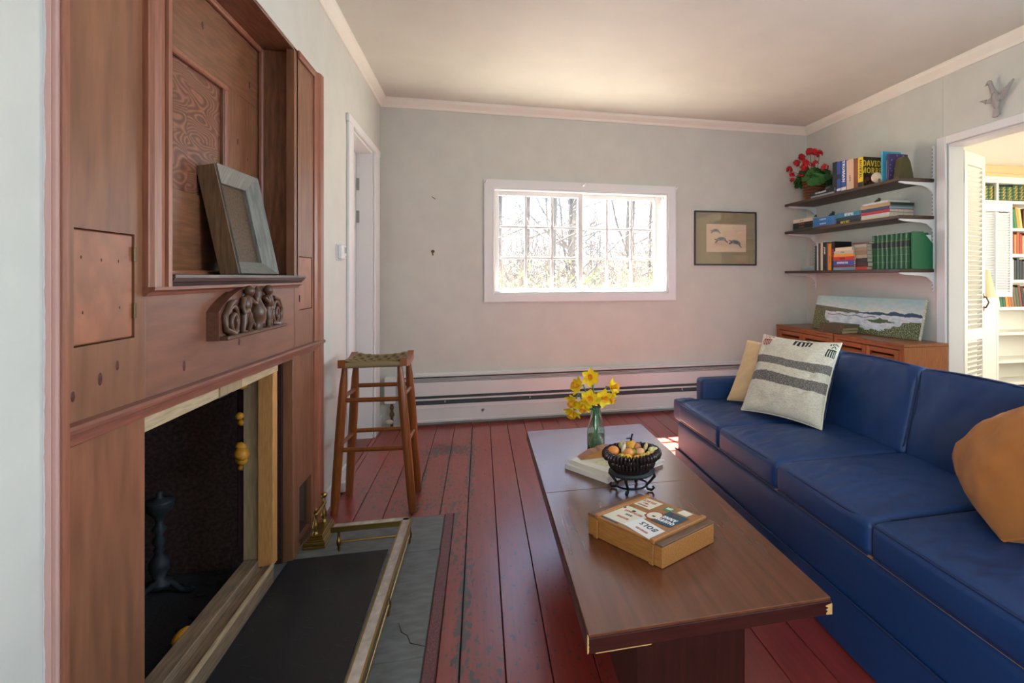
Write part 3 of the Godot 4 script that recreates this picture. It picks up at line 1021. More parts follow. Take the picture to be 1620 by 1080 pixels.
	boxp("stud", L - 0.070, L - 0.014, 0.062, 0.83, -2.625, -2.578, M.raw_stud, f, 0.003)
	boxp("head_plate", L - 0.055, L - 0.012, 0.822, 0.862, -2.625, -2.18, M.raw_plate, f, 0.002)
	boxp("head_plate", L - 0.060, L - 0.014, 0.822, 0.860, -2.18, -1.45, M.raw_plate, f, 0.002)
	boxp("splice_block", L - 0.02, L - 0.008, 0.826, 0.86, -2.25, -2.08, M.raw_grey, f, 0.001)
	boxp("latch_plate", L - 0.05, L - 0.03, 0.812, 0.824, -2.20, -2.13, M.iron_dull, f, 0.001)
	# spray foam pushed out round the frame
	for e in [[0.80, -2.60, 0.024], [0.775, -2.605, 0.022], [0.66, -2.605, 0.018], [0.635, -2.61, 0.02], [0.535, -2.60, 0.022], [0.51, -2.595, 0.03], [0.485, -2.60, 0.026], [0.45, -2.61, 0.016]]:
		var m := B.new()
		m.ell(Vector3(L - 0.130 + rng.randf_range(-0.008, 0.006), e[0] + rng.randf_range(-0.006, 0.006), e[1] + rng.randf_range(-0.004, 0.014)), Vector3(e[2] * 0.9, e[2] * 0.8, e[2]), 10, 6, Basis(Vector3(0.3, 1, 0.2).normalized(), e[0] * 20.0))
		part("foam_blob", m, M.foam, f)
	var fb := B.new()
	fb.ell(Vector3(L - 0.13, 0.07, -2.13), Vector3(0.025, 0.02, 0.05), 10, 6)
	part("foam_blob", fb, M.foam, f)
	boxp("insulation_strip", L - 0.16, L - 0.128, 0.1, 0.78, -2.66, -2.63, M.insulation, f, 0.006)
	# firebox
	var fx := B.new()
	var xs := L - 0.6
	fx.bx(xs - 0.05, xs, 0, 1.0, -2.8, -1.35)
	fx.bx(xs, L - 0.10, 0, 1.0, -2.80, -2.72)
	fx.bx(xs, L - 0.10, 0, 1.0, -1.42, -1.35)
	fx.bx(xs, L - 0.06, 0.93, 1.0, -2.72, -1.42)
	part("firebox", fx, M.soot, f)
	boxp("firebox_floor", xs, L - 0.10, -0.02, 0.012, -2.72, -1.42, M.ash, f)
	for k in 26:
		var m := B.new()
		var s := rng.randf_range(0.006, 0.022)
		m.ell(Vector3(rng.randf_range(xs + 0.03, L - 0.16), 0.012 + s * 0.3, rng.randf_range(-2.7, -1.7)), Vector3(s, s * 0.5, s * 0.8), 6, 4)
		part("ember_lump", m, M.ash, f)
	# andiron
	var a := thing("andiron", "dark iron andiron with a turned baluster post inside the firebox", "andiron", Vector3(-1.165, 0.012, -2.56))
	var m := B.new()
	m.lathe([Vector2(0, 0.03), Vector2(0.04, 0.03), Vector2(0.042, 0.045), Vector2(0.018, 0.06), Vector2(0.034, 0.1), Vector2(0.032, 0.125), Vector2(0.012, 0.155), Vector2(0.02, 0.165), Vector2(0.012, 0.178), Vector2(0.024, 0.2), Vector2(0.011, 0.222), Vector2(0.024, 0.245), Vector2(0.012, 0.262), Vector2(0.014, 0.285), Vector2(0.04, 0.315), Vector2(0.048, 0.345), Vector2(0.047, 0.352), Vector2(0.016, 0.356), Vector2(0.009, 0.37), Vector2(0.012, 0.38), Vector2(0, 0.388)], 16)
	part("post", m, M.iron_dull, a)
	for s in [-1, 1]:
		m = B.new()
		m.tube([Vector3(0, 0.04, 0), Vector3(0.045 * s, 0.035, 0), Vector3(0.075 * s, 0.008, 0.005), Vector3(0.105 * s, 0.006, 0.01), Vector3(0.115 * s, 0.018, 0.01)], [0.013, 0.012, 0.009, 0.011, 0.008], 8)
		part("foot", m, M.iron_dull, a)
	m = B.new()
	m.tube([Vector3(-0.0, 0.05, 0.01), Vector3(-0.02, 0.05, 0.2), Vector3(-0.02, 0.05, 0.4), Vector3(-0.02, 0.0, 0.42)], 0.01, 6)
	part("bar", m, M.iron_dull, a)
	# carved relief: a vase between two standing figures and scrolls
	var c := thing("carved_relief", "dark carved wooden relief of two figures and scrolls under the niche", "carving", Vector3(L, 1.012, -2.235))
	m = B.new()
	var poly := []
	for k in 21:
		var u := k / 20.0
		var y := 0.085 + 0.075 * pow(sin(PI * u), 0.8)
		poly.append(Vector2(lerpf(-0.275, 0.275, u), y))
	poly.append(Vector2(0.275, 0.0)); poly.append(Vector2(-0.275, 0.0))
	m.xf = Transform3D(Basis(Vector3(0, 0, -1), Vector3(0, 1, 0), Vector3(1, 0, 0)), Vector3.ZERO)
	m.prism(poly, 0.0, 0.032)
	part("ground", m, M.carving_ground, c)
	m = B.new()
	m.xf = Transform3D(Basis(Vector3(0, 0, -1), Vector3(0, 1, 0), Vector3(1, 0, 0)), Vector3(0.03, 0, 0))
	m.box(Vector3(0, 0.006, 0.012), Vector3(0.54, 0.012, 0.03), 0.003)
	part("ledge", m, M.carving, c)
	var toz := m.xf
	for s in [-1.0, 1.0]:
		m = B.new()
		m.xf = toz
		var cx: float = s * 0.1
		m.ell(Vector3(cx - s * 0.012, 0.142, 0.018), Vector3(0.016, 0.019, 0.016), 10, 7)
		m.ell(Vector3(cx, 0.102, 0.014), Vector3(0.022, 0.03, 0.016), 10, 7, Basis(Vector3.BACK, s * 0.2))
		m.ell(Vector3(cx + s * 0.004, 0.076, 0.013), Vector3(0.022, 0.02, 0.015), 10, 6)
		m.tube([Vector3(cx - s * 0.008, 0.07, 0.014), Vector3(cx - s * 0.016, 0.04, 0.02), Vector3(cx - s * 0.008, 0.014, 0.016), Vector3(cx - s * 0.022, 0.012, 0.022)], [0.014, 0.011, 0.007, 0.006], 8)
		m.tube([Vector3(cx + s * 0.012, 0.07, 0.012), Vector3(cx + s * 0.02, 0.042, 0.014), Vector3(cx + s * 0.028, 0.014, 0.012), Vector3(cx + s * 0.016, 0.012, 0.02)], [0.013, 0.01, 0.007, 0.006], 8)
		m.tube([Vector3(cx - s * 0.015, 0.118, 0.016), Vector3(cx - s * 0.042, 0.1, 0.026), Vector3(cx - s * 0.06, 0.118, 0.022)], [0.009, 0.008, 0.006], 7)
		m.tube([Vector3(cx + s * 0.015, 0.118, 0.012), Vector3(cx + s * 0.036, 0.095, 0.016), Vector3(cx + s * 0.03, 0.07, 0.02)], [0.009, 0.008, 0.006], 7)
		part("figure", m, M.carving, c)
		m = B.new()
		m.xf = toz
		var sp := []
		for k in 26:
			var th := 0.5 + k * 0.42
			sp.append(Vector3(s * (0.19 + 0.034 * (1.0 - k / 30.0) * cos(th) * 1.2), 0.052 + 0.05 * (1.0 - k / 30.0) * sin(th), 0.008 + 0.006 * k / 25.0))
		m.tube(sp, 0.0075, 7)
		m.tube([Vector3(s * 0.16, 0.02, 0.01), Vector3(s * 0.2, 0.014, 0.014), Vector3(s * 0.245, 0.03, 0.01), Vector3(s * 0.25, 0.07, 0.008), Vector3(s * 0.215, 0.105, 0.01), Vector3(s * 0.17, 0.115, 0.01)], [0.006, 0.01, 0.009, 0.01, 0.009, 0.005], 8)
		part("scroll", m, M.carving, c)
		m = B.new()
		m.xf = toz
		for k in 4:
			m.tube([Vector3(s * 0.02, 0.03 - 0.004 * k, 0.012), Vector3(s * (0.045 + 0.004 * k), 0.028 + 0.006 * k, 0.018), Vector3(s * 0.078, 0.066 - 0.008 * k, 0.012)], 0.004, 6)
		part("drapery", m, M.carving, c)
	m = B.new()
	m.xf = toz
	m.lathe([Vector2(0, 0.012), Vector2(0.02, 0.012), Vector2(0.012, 0.024), Vector2(0.026, 0.05), Vector2(0.03, 0.075), Vector2(0.018, 0.1), Vector2(0.01, 0.118), Vector2(0.016, 0.13), Vector2(0.012, 0.142), Vector2(0, 0.158)], 14, Vector3(0, 0, 0.01))
	part("urn", m, M.carving, c)
	# framed panel leaning in the niche
	var pf := thing("picture_frame", "deep weathered grey wooden picture frame leaning in the fireplace niche", "picture frame", Vector3(L - 0.012, 1.2065, -2.445), 0.0)
	pf.rotation = Vector3(0, PI / 2 - 0.05, 0)
	var inn := Basis(Vector3.RIGHT, -0.2)
	var w := 0.165
	var hh := 0.385
	for side in [[Vector2(-w, 0), Vector2(w, 0), Vector2(w - 0.05, 0.05), Vector2(-w + 0.05, 0.05)], [Vector2(w, 0), Vector2(w, hh), Vector2(w - 0.05, hh - 0.05), Vector2(w - 0.05, 0.05)], [Vector2(w, hh), Vector2(-w, hh), Vector2(-w + 0.05, hh - 0.05), Vector2(w - 0.05, hh - 0.05)], [Vector2(-w, hh), Vector2(-w, 0), Vector2(-w + 0.05, 0.05), Vector2(-w + 0.05, hh - 0.05)]]:
		m = B.new()
		m.xf = Transform3D(inn, Vector3(0, 0.006, 0))
		# the front slopes in towards the picture
		var o := []
		for e in side:
			o.append(e)
		var zf := [0.0, 0.0, -0.034, -0.034]
		var ctr := Vector3((o[0].x + o[2].x) / 2, (o[0].y + o[2].y) / 2, -0.03)
		var fr := []
		var bk := []
		for k in 4:
			fr.append(Vector3(o[k].x, o[k].y, zf[k]))
			bk.append(Vector3(o[k].x, o[k].y, -0.055))
		m.qo(fr[0], fr[1], fr[2], fr[3], ctr)
		m.qo(bk[0], bk[1], bk[2], bk[3], ctr)
		for k in 4:
			m.qo(fr[k], fr[(k + 1) % 4], bk[(k + 1) % 4], bk[k], ctr)
		part("frame_member", m, M.frame_grey, pf)
	m = B.new()
	m.xf = Transform3D(inn, Vector3(0, 0.006, 0))
	m.bx(-w - 0.002, -w + 0.006, 0.0, hh, -0.066, -0.006, 0.002)
	part("side_strip", m, M.frame_wood, pf)
	m = B.new()
	m.xf = Transform3D(inn, Vector3(0, 0.006, 0))
	m.bx(-w + 0.045, w - 0.045, 0.045, hh - 0.045, -0.052, -0.046)
	part("panel", m, M.frame_panel, pf)

func hearth():
	var h := thing("hearth", "grey slate hearth of three slabs let into the floor", "hearth", Vector3.ZERO)
	boxp("slate_slab", L, -0.173, -0.03, 0.001, -3.092, -2.705, M.slate, h, 0.003)
	boxp("slate_slab", L, -0.173, -0.03, 0.001, -2.702, -1.95, M.slate, h, 0.003)
	boxp("slate_slab", L, -0.173, -0.03, 0.001, -1.947, -0.9, M.slate, h, 0.003)
	var ck := B.new()
	var cp := [Vector3(-0.275, 0.0012, -2.16), Vector3(-0.258, 0.0012, -2.10), Vector3(-0.236, 0.0012, -2.075), Vector3(-0.222, 0.0012, -2.03), Vector3(-0.19, 0.0012, -2.01), Vector3(-0.174, 0.0012, -2.0)]
	ck.tube(cp, [0.0008, 0.002, 0.0014, 0.0018, 0.0012, 0.001], 5)
	part("crack", ck, M.dark, h)
	boxp("edging_strip", -0.172, -0.130, -0.03, 0.006, -3.09, -0.9, M.edge_strip, h, 0.004)
	boxp("firebox_lip", L - 0.11, L, -0.03, 0.0, -2.80, -0.9, M.slate, h, 0.0)
	var bb := B.new()
	bb.bx(L - 0.008, -0.392, 0.0015, 0.007, -2.745, -0.95, 0.001)
	solo("hearth_board", bb, M.black_board, "flat black scuffed board covering the slate in front of the firebox", "board")
	# low brass fender: flat rail on twisted feet with a thin lower rod
	var f := thing("brass_fender", "low tarnished brass fender with a scuffed flat rail on twisted feet", "fender", Vector3.ZERO)
	var rail := func(a: Vector3, b: Vector3, called: String):
		var d := b - a
		var m := B.new()
		m.xf = Transform3D(Basis.looking_at(d.normalized()), (a + b) / 2)
		m.box(Vector3(0, 0, 0), Vector3(0.044, 0.006, d.length()), 0.001)
		m.box(Vector3(-0.02, -0.010, 0), Vector3(0.004, 0.020, d.length()), 0.001)
		m.box(Vector3(0.02, -0.010, 0), Vector3(0.004, 0.020, d.length()), 0.001)
		part(called, m, M.brass, f)
		m = B.new()
		m.xf = Transform3D(Basis.looking_at(d.normalized()), (a + b) / 2)
		m.box(Vector3(0, 0.0034, 0), Vector3(0.03, 0.001, d.length() - 0.02))
		var o := part("worn_face", m, M.brass_worn, f)
		o.set_meta("label", "rubbed silvery upper face")
	rail.call(Vector3(-0.625, 0.118, -2.775), Vector3(-0.30, 0.118, -2.775), "rail")
	rail.call(Vector3(-0.318, 0.118, -2.79), Vector3(-0.335, 0.118, -1.0), "rail")
	var rod := B.new()
	rod.tube([Vector3(-0.595, 0.05, -2.772), Vector3(-0.307, 0.05, -2.772)], 0.0055, 8)
	part("lower_rod", rod, M.brass, f)
	rod = B.new()
	rod.tube([Vector3(-0.307, 0.05, -2.772), Vector3(-0.325, 0.05, -1.0)], 0.0055, 8)
	part("lower_rod", rod, M.brass, f)
	for e in [Vector3(-0.595, 0, -2.772), Vector3(-0.307, 0, -2.772), Vector3(-0.314, 0, -2.2), Vector3(-0.319, 0, -1.65)]:
		var m := B.new()
		m.lathe([Vector2(0, 0.007), Vector2(0.003, 0.008), Vector2(0.005, 0.014), Vector2(0.007, 0.022), Vector2(0.005, 0.032), Vector2(0.01, 0.036), Vector2(0.011, 0.056), Vector2(0.007, 0.062), Vector2(0.007, 0.07), Vector2(0.005, 0.074), Vector2(0.007, 0.078), Vector2(0.005, 0.082), Vector2(0.007, 0.086), Vector2(0.005, 0.09), Vector2(0.007, 0.095), Vector2(0.005, 0.1), Vector2(0.009, 0.115)], 10, e)
		part("foot", m, M.brass, f)
	# curb end with balusters against the surround
	var c := thing("brass_fender_curb", "stepped brass fender curb with two small balusters beside the mesh vent", "fender", Vector3(-0.705, 0, -2.86))
	var m := B.new()
	for s in [[0.052, 0.0, 0.012], [0.048, 0.012, 0.028], [0.04, 0.028, 0.036], [0.034, 0.036, 0.046], [0.026, 0.046, 0.054]]:
		m.bx(-s[0], s[0] * 0.55 + 0.012, s[1] + 0.001, s[2] + 0.001, -0.17 - s[0] * 0.3, s[0] * 0.5, 0.002)
	part("curb", m, M.brass, c)
	for z in [-0.01, -0.15]:
		m = B.new()
		m.lathe([Vector2(0.013, 0.054), Vector2(0.013, 0.06), Vector2(0.008, 0.064), Vector2(0.008, 0.07), Vector2(0.015, 0.083), Vector2(0.012, 0.1), Vector2(0.006, 0.12), Vector2(0.006, 0.135), Vector2(0.011, 0.14), Vector2(0.011, 0.146), Vector2(0.006, 0.15)], 12, Vector3(-0.005, 0, z))
		if z < -0.1:
			m.ell(Vector3(-0.005, 0.178, z), Vector3(0.014, 0.014, 0.014), 12, 8)
			m.lathe([Vector2(0.006, 0.15), Vector2(0.006, 0.168)], 8, Vector3(-0.005, 0, z))
		else:
			m.ell(Vector3(-0.005, 0.162, z), Vector3(0.009, 0.009, 0.009), 12, 8)
		part("baluster", m, M.brass, c)
	m = B.new()
	m.box(Vector3(-0.005, 0.143, -0.08), Vector3(0.014, 0.008, 0.15), 0.002)
	part("top_rail", m, M.brass, c)

# ---------------------------------------------------------------- baseboard heater
func heater():
	var h := thing("baseboard_heater", "long white hot water baseboard heater with dark louvre slots under the window", "heater", Vector3(0, 0, ZB))
	var x0 := -0.60
	var x1 := 3.03
	boxp("back_plate", x0, x1, 0.02, 0.42, 0.0, 0.006, M.heater, h)
	boxp("top_lip", x0, x1, 0.395, 0.412, 0.0, 0.058, M.heater, h, 0.004)
	boxp("louvre_shade_plate", x0, x1, 0.352, 0.393, 0.03, 0.036, M.slot_shade, h)  # dark plate standing in for the shade behind the blades
	for y in [0.357, 0.367, 0.377]:
		boxp("louvre_blade", x0, x1, y, y + 0.004, 0.036, 0.052, M.heater, h, 0.0)
	boxp("upper_cover", x0, x1, 0.242, 0.352, 0.052, 0.060, M.heater, h, 0.003)
	boxp("fin_tube", x0, x1, 0.13, 0.24, 0.012, 0.044, M.slot_shade, h)  # fins coloured dark so the opening reads as shaded
	boxp("damper_strip", x0, x1, 0.206, 0.220, 0.048, 0.062, M.heater, h, 0.003)
	# the lower cover has a diamond-shaped hole cut through it
	var lc := B.new()
	lc.prism([Vector2(x0, 0.036), Vector2(0.02, 0.036), Vector2(0.02, 0.094), Vector2(0.004, 0.11), Vector2(0.02, 0.126), Vector2(0.02, 0.172), Vector2(x0, 0.172)], 0.054, 0.062)
	lc.prism([Vector2(0.02, 0.036), Vector2(x1, 0.036), Vector2(x1, 0.172), Vector2(0.02, 0.172), Vector2(0.02, 0.126), Vector2(0.036, 0.11), Vector2(0.02, 0.094)], 0.054, 0.062)
	part("lower_cover", lc, M.heater, h)
	boxp("cover_bend", x0, x1, 0.142, 0.146, 0.061, 0.066, M.heater, h, 0.001)
	boxp("cover_foot", x0, x1, 0.030, 0.052, 0.056, 0.068, M.heater, h, 0.003)
	for x in [-0.28, 0.4, 1.08, 1.75]:
		boxp("damper_pin", x, x + 0.006, 0.185, 0.2, 0.044, 0.058, M.heater, h, 0.001)
	boxp("end_cap", -0.735, -0.65, 0.195, 0.405, 0.0, 0.066, M.heater, h, 0.005)
	boxp("joint_cover", 1.12, 1.135, 0.036, 0.172, 0.0615, 0.0645, M.heater, h, 0.001)
	# valve and pipe under the end cap
	var v := thing("radiator_valve", "shut-off valve with a cream handle on the copper pipe by the door", "valve", Vector3(-0.68, 0, ZB + 0.04))
	var m := B.new()
	m.tube([Vector3(0, 0.0, 0), Vector3(0, 0.2, 0)], 0.011, 10)
	m.lathe([Vector2(0.011, 0.09), Vector2(0.018, 0.095), Vector2(0.018, 0.12), Vector2(0.011, 0.125)], 10)
	m.lathe([Vector2(0.011, 0.15), Vector2(0.016, 0.153), Vector2(0.016, 0.17), Vector2(0.011, 0.175)], 10)
	part("pipe", m, M.hinge, v)
	m = B.new()
	m.tube([Vector3(0, 0.06, 0), Vector3(-0.02, 0.055, 0.015), Vector3(-0.035, 0.05, 0.02)], 0.012, 8)
	m.ell(Vector3(-0.015, 0.055, 0.03), Vector3(0.03, 0.02, 0.012), 10, 6)
	part("handle", m, M.shell, v)

# ---------------------------------------------------------------- next room
func bm(col: String, rough := 0.55) -> StandardMaterial3D:
	var key := "cover_" + col
	return M[key] if M.has(key) else mt(key, col, rough)

# mode 0 upright, 1 lying; spine towards -x, at = foot of the spine's middle
func book(at: Vector3, w: float, h: float, t: float, col: String, mode: int, label: String, o := {}) -> Node3D:
	var n := thing("book", label, "book", at, 0.0, o.get("group", ""))
	if mode == 1:
		n.transform = Transform3D(Basis(Vector3(1, 0, 0), Vector3(0, 0, -1), Vector3(0, 1, 0)), at + Vector3(0, t / 2, h / 2))
	if o.has("turn"):
		n.transform = Transform3D(Basis(Vector3.UP, o.turn), n.position) * Transform3D(n.transform.basis, Vector3.ZERO)
	if o.has("lean"):
		n.rotation.x = o.lean
	var c := minf(0.0025, t * 0.15)
	var m := B.new()
	m.bx(0, c, 0, h, -t / 2, t / 2, 0.0006)
	m.bx(c, w, 0, h, -t / 2, -t / 2 + c, 0.0)
	m.bx(c, w, 0, h, t / 2 - c, t / 2, 0.0)
	part("cover", m, bm(col), n)
	m = B.new()
	m.bx(c, w - 0.004, 0.003, h - 0.003, -t / 2 + c, t / 2 - c)
	part("pages", m, M.pages if not o.has("edge") else bm(o.edge), n)
	if o.has("title"):
		text(o.title, o.get("size", t * 0.55), bm(o.get("ink", "f0f0ea")), n, Transform3D(Basis(Vector3(0, -1, 0), Vector3(0, 0, 1), Vector3(-1, 0, 0)), Vector3(-0.0003, h * o.get("up", 0.55), 0)), o.get("wide", 0.9))
	if o.has("band"):
		for b in o.band:
			m = B.new()
			m.bx(-0.0008, 0, h * b[0], h * b[1], -t / 2 + 0.0005, t / 2 - 0.0005)
			part("spine_band", m, bm(b[2]), n)
	return n

func louvre_leaf(w: float, h: float, rails: Array, pitch: float, mat: Material, parent: Node3D, stile := 0.045, thick := 0.028):
	# in the plane x, y, thickness along z; rails: heights [from, to]
	var m := B.new()
	m.bx(0, stile, 0, h, -thick / 2, thick / 2, 0.003)
	m.bx(w - stile, w, 0, h, -thick / 2, thick / 2, 0.003)
	for r in rails:
		m.bx(stile, w - stile, r[0], r[1], -thick / 2, thick / 2, 0.003)
	part("leaf_frame", m, mat, parent)
	var s := B.new()
	s.box(Vector3.ZERO, Vector3(w - 2 * stile, pitch * 1.25, 0.006), 0.001, Basis(Vector3.RIGHT, 0.75))
	var sm := s.done()
	for k in rails.size() - 1:
		var y: float = rails[k][1] + pitch * 0.5
		while y < rails[k + 1][0] - pitch * 0.3:
			part("slat", sm, mat, parent, Vector3(w / 2, y, 0))
			y += pitch

func library():
	# shell of the adjoining room
	var m := B.new()
	m.bx(R + 0.12, 6.75, 0, 2.39, -5.45, -5.30)
	struct("wall_back", m, M.white_warm)
	m = B.new()
	m.bx(6.6, 6.75, 0, 2.39, -5.3, -3.95)
	m.bx(6.6, 6.75, 0, 2.39, -2.05, -1.3)
	m.bx(6.6, 6.75, 0, 0.7, -3.95, -2.05)
	m.bx(6.6, 6.75, 2.0, 2.39, -3.95, -2.05)
	struct("wall_right", m, M.white_warm)
	m = B.new()
	m.bx(R + 0.12, 6.75, 0, 2.39, -1.3, -1.15)
	struct("wall_front", m, M.white_warm)
	m = B.new()
	m.bx(R + 0.12, 6.75, 2.385, 2.5, -5.45, -1.15)
	struct("ceiling", m, M.white_warm)
	m = B.new()
	m.bx(R + 0.12, 6.75, -0.08, 0.0, -5.45, -1.15)
	struct("floor", m, M.library_floor)
	var w2 := struct("window_2")  # unseen window added to light the next room
	var fr := B.new()
	fr.xf = Transform3D(Basis(Vector3(0, 0, -1), Vector3(0, 1, 0), Vector3(1, 0, 0)), Vector3.ZERO)
	fr.bx(2.05, 2.11, 0.7, 2.0, 6.64, 6.68)
	fr.bx(3.89, 3.95, 0.7, 2.0, 6.64, 6.68)
	fr.bx(2.05, 3.95, 0.7, 0.76, 6.64, 6.68)
	fr.bx(2.05, 3.95, 1.94, 2.0, 6.64, 6.68)
	fr.bx(2.97, 3.03, 0.7, 2.0, 6.64, 6.68)
	part("frame", fr, M.white, w2)
	boxp("pane", 6.658, 6.662, 0.76, 1.94, -2.97, -2.11, M.glass, w2, 0.0)
	boxp("pane", 6.658, 6.662, 0.76, 1.94, -3.89, -3.03, M.glass, w2, 0.0)
	# doorway casing and lining
	var d := struct("door_3")
	boxp("casing_board", R - 0.02, R, 0, 2.145, -3.332, -3.252, M.white, d, 0.004)
	boxp("casing_board", R - 0.02, R, 0, 2.145, -1.75, -1.67, M.white, d, 0.004)
	boxp("casing_board", R - 0.021, R, 2.09, 2.145, -3.252, -1.75, M.white, d, 0.004)
	boxp("jamb_lining", R, R + 0.12, 0, 2.09, -3.255, -3.24, M.white, d)
	boxp("jamb_lining", R, R + 0.12, 0, 2.09, -1.765, -1.75, M.white, d)
	boxp("jamb_lining", R, R + 0.12, 2.075, 2.09, -3.24, -1.765, M.white, d)
	# bifold louvred door leaf folded open
	var lf := thing("louvred_door", "white louvred folding door leaf standing open in the doorway", "door", Vector3(R + 0.13, 0.02, -3.262), deg_to_rad(25.0))
	louvre_leaf(0.36, 2.04, [[0, 0.12], [0.74, 0.82], [1.95, 2.04]], 0.034, M.white_warm, lf, 0.05, 0.03)
	m = B.new()
	m.bx(-0.008, 0.03, 1.82, 1.90, 0.0152, 0.018, 0.0)
	part("hinge", m, M.white, lf)
	m = B.new()
	m.bx(-0.008, 0.03, 0.2, 0.28, 0.0152, 0.018, 0.0)
	part("hinge", m, M.white, lf)
	m = B.new()
	m.tube([Vector3(0.335, 1.04, 0.015), Vector3(0.335, 1.035, 0.03), Vector3(0.34, 1.0, 0.045), Vector3(0.335, 0.965, 0.03), Vector3(0.335, 0.96, 0.015)], 0.006, 8)
	m.box(Vector3(0.335, 1.045, 0.017), Vector3(0.016, 0.035, 0.004), 0.001)
	m.box(Vector3(0.335, 0.955, 0.017), Vector3(0.016, 0.035, 0.004), 0.001)
	part("pull_handle", m, M.hinge, lf)
	# bookcase
	var b := thing("bookcase", "white built-in bookcase with books in the next room", "bookcase", Vector3(0, 0, -5.3))
	boxp("back_panel", 4.8, 6.58, 0, 2.26, 0.0, 0.012, M.white_warm, b)
	for x in [4.8, 5.29, 6.55]:
		boxp("upright", x, x + 0.03, 0, 2.2, 0.012, 0.3, M.white_warm, b)
	boxp("front_panel", 4.83, 5.29, 0.0, 1.98, 0.28, 0.298, M.white_warm, b)
	boxp("header", 4.8, 6.58, 2.195, 2.262, 0.012, 0.31, M.white_warm, b)
	for y in [1.98, 1.69, 1.415, 1.138, 0.848, 0.578, 0.281, 0.045]:
		boxp("shelf_board", 5.32 if y < 1.9 else 4.83, 6.55, y, y + 0.032, 0.012, 0.302, M.white_warm, b)
	var cr := mt("cornice_wood", "d9c08c", 0.5)
	boxp("cornice", 4.8, 6.58, 2.262, 2.30, 0.012, 0.30, cr, b)
	boxp("cornice", 4.8, 6.58, 2.30, 2.385, 0.012, 0.285, cr, b)
	# louvred shutter panel hung before the upper shelves
	var sh := thing("louvred_shutter", "white louvred shutter panel hanging before the bookcase beside the lamp", "shutter", Vector3(5.06, 0.99, -4.975))
	louvre_leaf(0.40, 0.985, [[0, 0.05], [0.9, 0.985]], 0.027, M.white, sh, 0.035, 0.026)
	m = B.new()
	m.bx(0.16, 0.172, 0.06, 0.9, 0.018, 0.03, 0.002)
	part("tilt_rod", m, M.white, sh)
	# books on the bookcase, spine to the room
	var greens := ["1f5a3c", "24603f", "2a5a38", "1d4f36"]
	var x := 5.06
	for k in 9:
		lib_book(x, 2.012, 0.155 if k != 0 and k < 6 else 0.172, 0.075, greens[k % 4], "green and gold bound volume in the row on the bookcase's highest shelf", "green volumes on the highest shelf", true, 0.0)
		x += 0.08
	var rows := [[5.49, 1.722, ["8a4a2a", "2f7a45", "3a8050", "c89a4a", "e0c078", "5a3520", "9a5a2a", "6a4a30"], "cloth-bound book on the bookcase shelf below the green volumes", "books on the second bookcase shelf"],
		[5.48, 1.447, ["4a7050", "8a3a25", "c08040", "b05a30", "a8382a", "c8a070", "902a2a", "7a5a4a", "c06a3a"], "bound book on the bookcase shelf above the dark jackets", "books on the third bookcase shelf"],
		[5.48, 1.170, ["26382e", "cfc4b0", "1f2a2a", "2a2f34", "1c2022", "3a3a3a", "554a44"], "jacketed book on the bookcase shelf of dark jackets", "books on the fourth bookcase shelf"],
		[5.34, 0.880, ["c8d0b0", "1f6a3a", "2a5a35", "e0902a", "c05a25", "8a6a3a", "6a5a3a", "4a5a3a", "7a3a2a", "2a2a30", "c8902a", "8a4a2a"], "book leaning in the low row of the white bookcase", "books on the low bookcase shelf"]]
	for r in rows:
		x = r[0]
		for k in r[2].size():
			var hh: float = [0.20, 0.22, 0.21, 0.235, 0.215][k % 5]
			lib_book(x, r[1], hh, 0.034, r[2][k], tint_name(r[2], k) + " " + r[3], r[4], false, 0.16 if r[0] < 5.4 or k < 5 and r[1] > 1.6 else 0.0)
			x += 0.037
	# lamp
	var lp := thing("floor_lamp", "standing lamp with a cream cone shade behind the louvred door leaf", "lamp", Vector3(4.33, 0, -4.28))
	m = B.new()
	m.lathe([Vector2(0.141, 1.02), Vector2(0.079, 1.265), Vector2(0.077, 1.265), Vector2(0.138, 1.02)], 24)
	part("shade", m, mt("lamp_shade", "e8d9ac", 0.8, {back = "a08a60"}), lp)
	m = B.new()
	m.tube([Vector3(0, 0.03, 0), Vector3(0, 1.2, 0)], 0.01, 8)
	part("pole", m, M.hinge, lp)
	m = B.new()
	m.lathe([Vector2(0, 0), Vector2(0.13, 0), Vector2(0.13, 0.012), Vector2(0.03, 0.03), Vector2(0, 0.032)], 20)
	part("base", m, M.hinge, lp)

# what a cover's colour is called, told apart from its like in the same row
func tint_name(row: Array, k: int) -> String:
	var names := {}
	var out := ""
	for j in k + 1:
		var c := Color(row[j])
		var n := "dark" if c.v < 0.28 else "pale cream" if c.s < 0.25 and c.v > 0.7 else "charcoal" if c.s < 0.18 else "green" if c.h > 0.2 and c.h < 0.48 else "amber" if c.h > 0.09 and c.v > 0.7 else "brown" if c.h > 0.05 and c.v < 0.66 else "orange" if c.h > 0.035 and c.v > 0.66 else "rust red" if c.v > 0.5 else "dark brown"
		names[n] = names.get(n, 0) + 1
		out = n if names[n] == 1 else "%s %s" % [["second", "third", "fourth", "fifth", "sixth", "seventh"][mini(names[n] - 2, 5)], n]
	return out

func lib_book(x: float, y: float, h: float, t: float, col: String, label: String, group: String, gilt: bool, lean: float):
	var n := thing("library_book", label, "book", Vector3(x + t / 2, y, -5.03), 0.0, group)
	n.rotation.z = lean
	var m := B.new()
	m.bx(-t / 2, t / 2, 0, h, -0.16, 0.0, 0.002)
	part("cover", m, bm(col), n)
	if gilt:
		m = B.new()
		for k in 4:
			m.bx(-t / 2 + 0.004, t / 2 - 0.004, h * (0.12 + 0.22 * k), h * (0.145 + 0.22 * k), 0.0, 0.0012)
			m.box(Vector3(0, h * (0.24 + 0.22 * k), 0.0005), Vector3(t * 0.4, h * 0.08, 0.001), 0.0, Basis(Vector3.BACK, 0.78))
		part("gilding", m, M.gold, n)

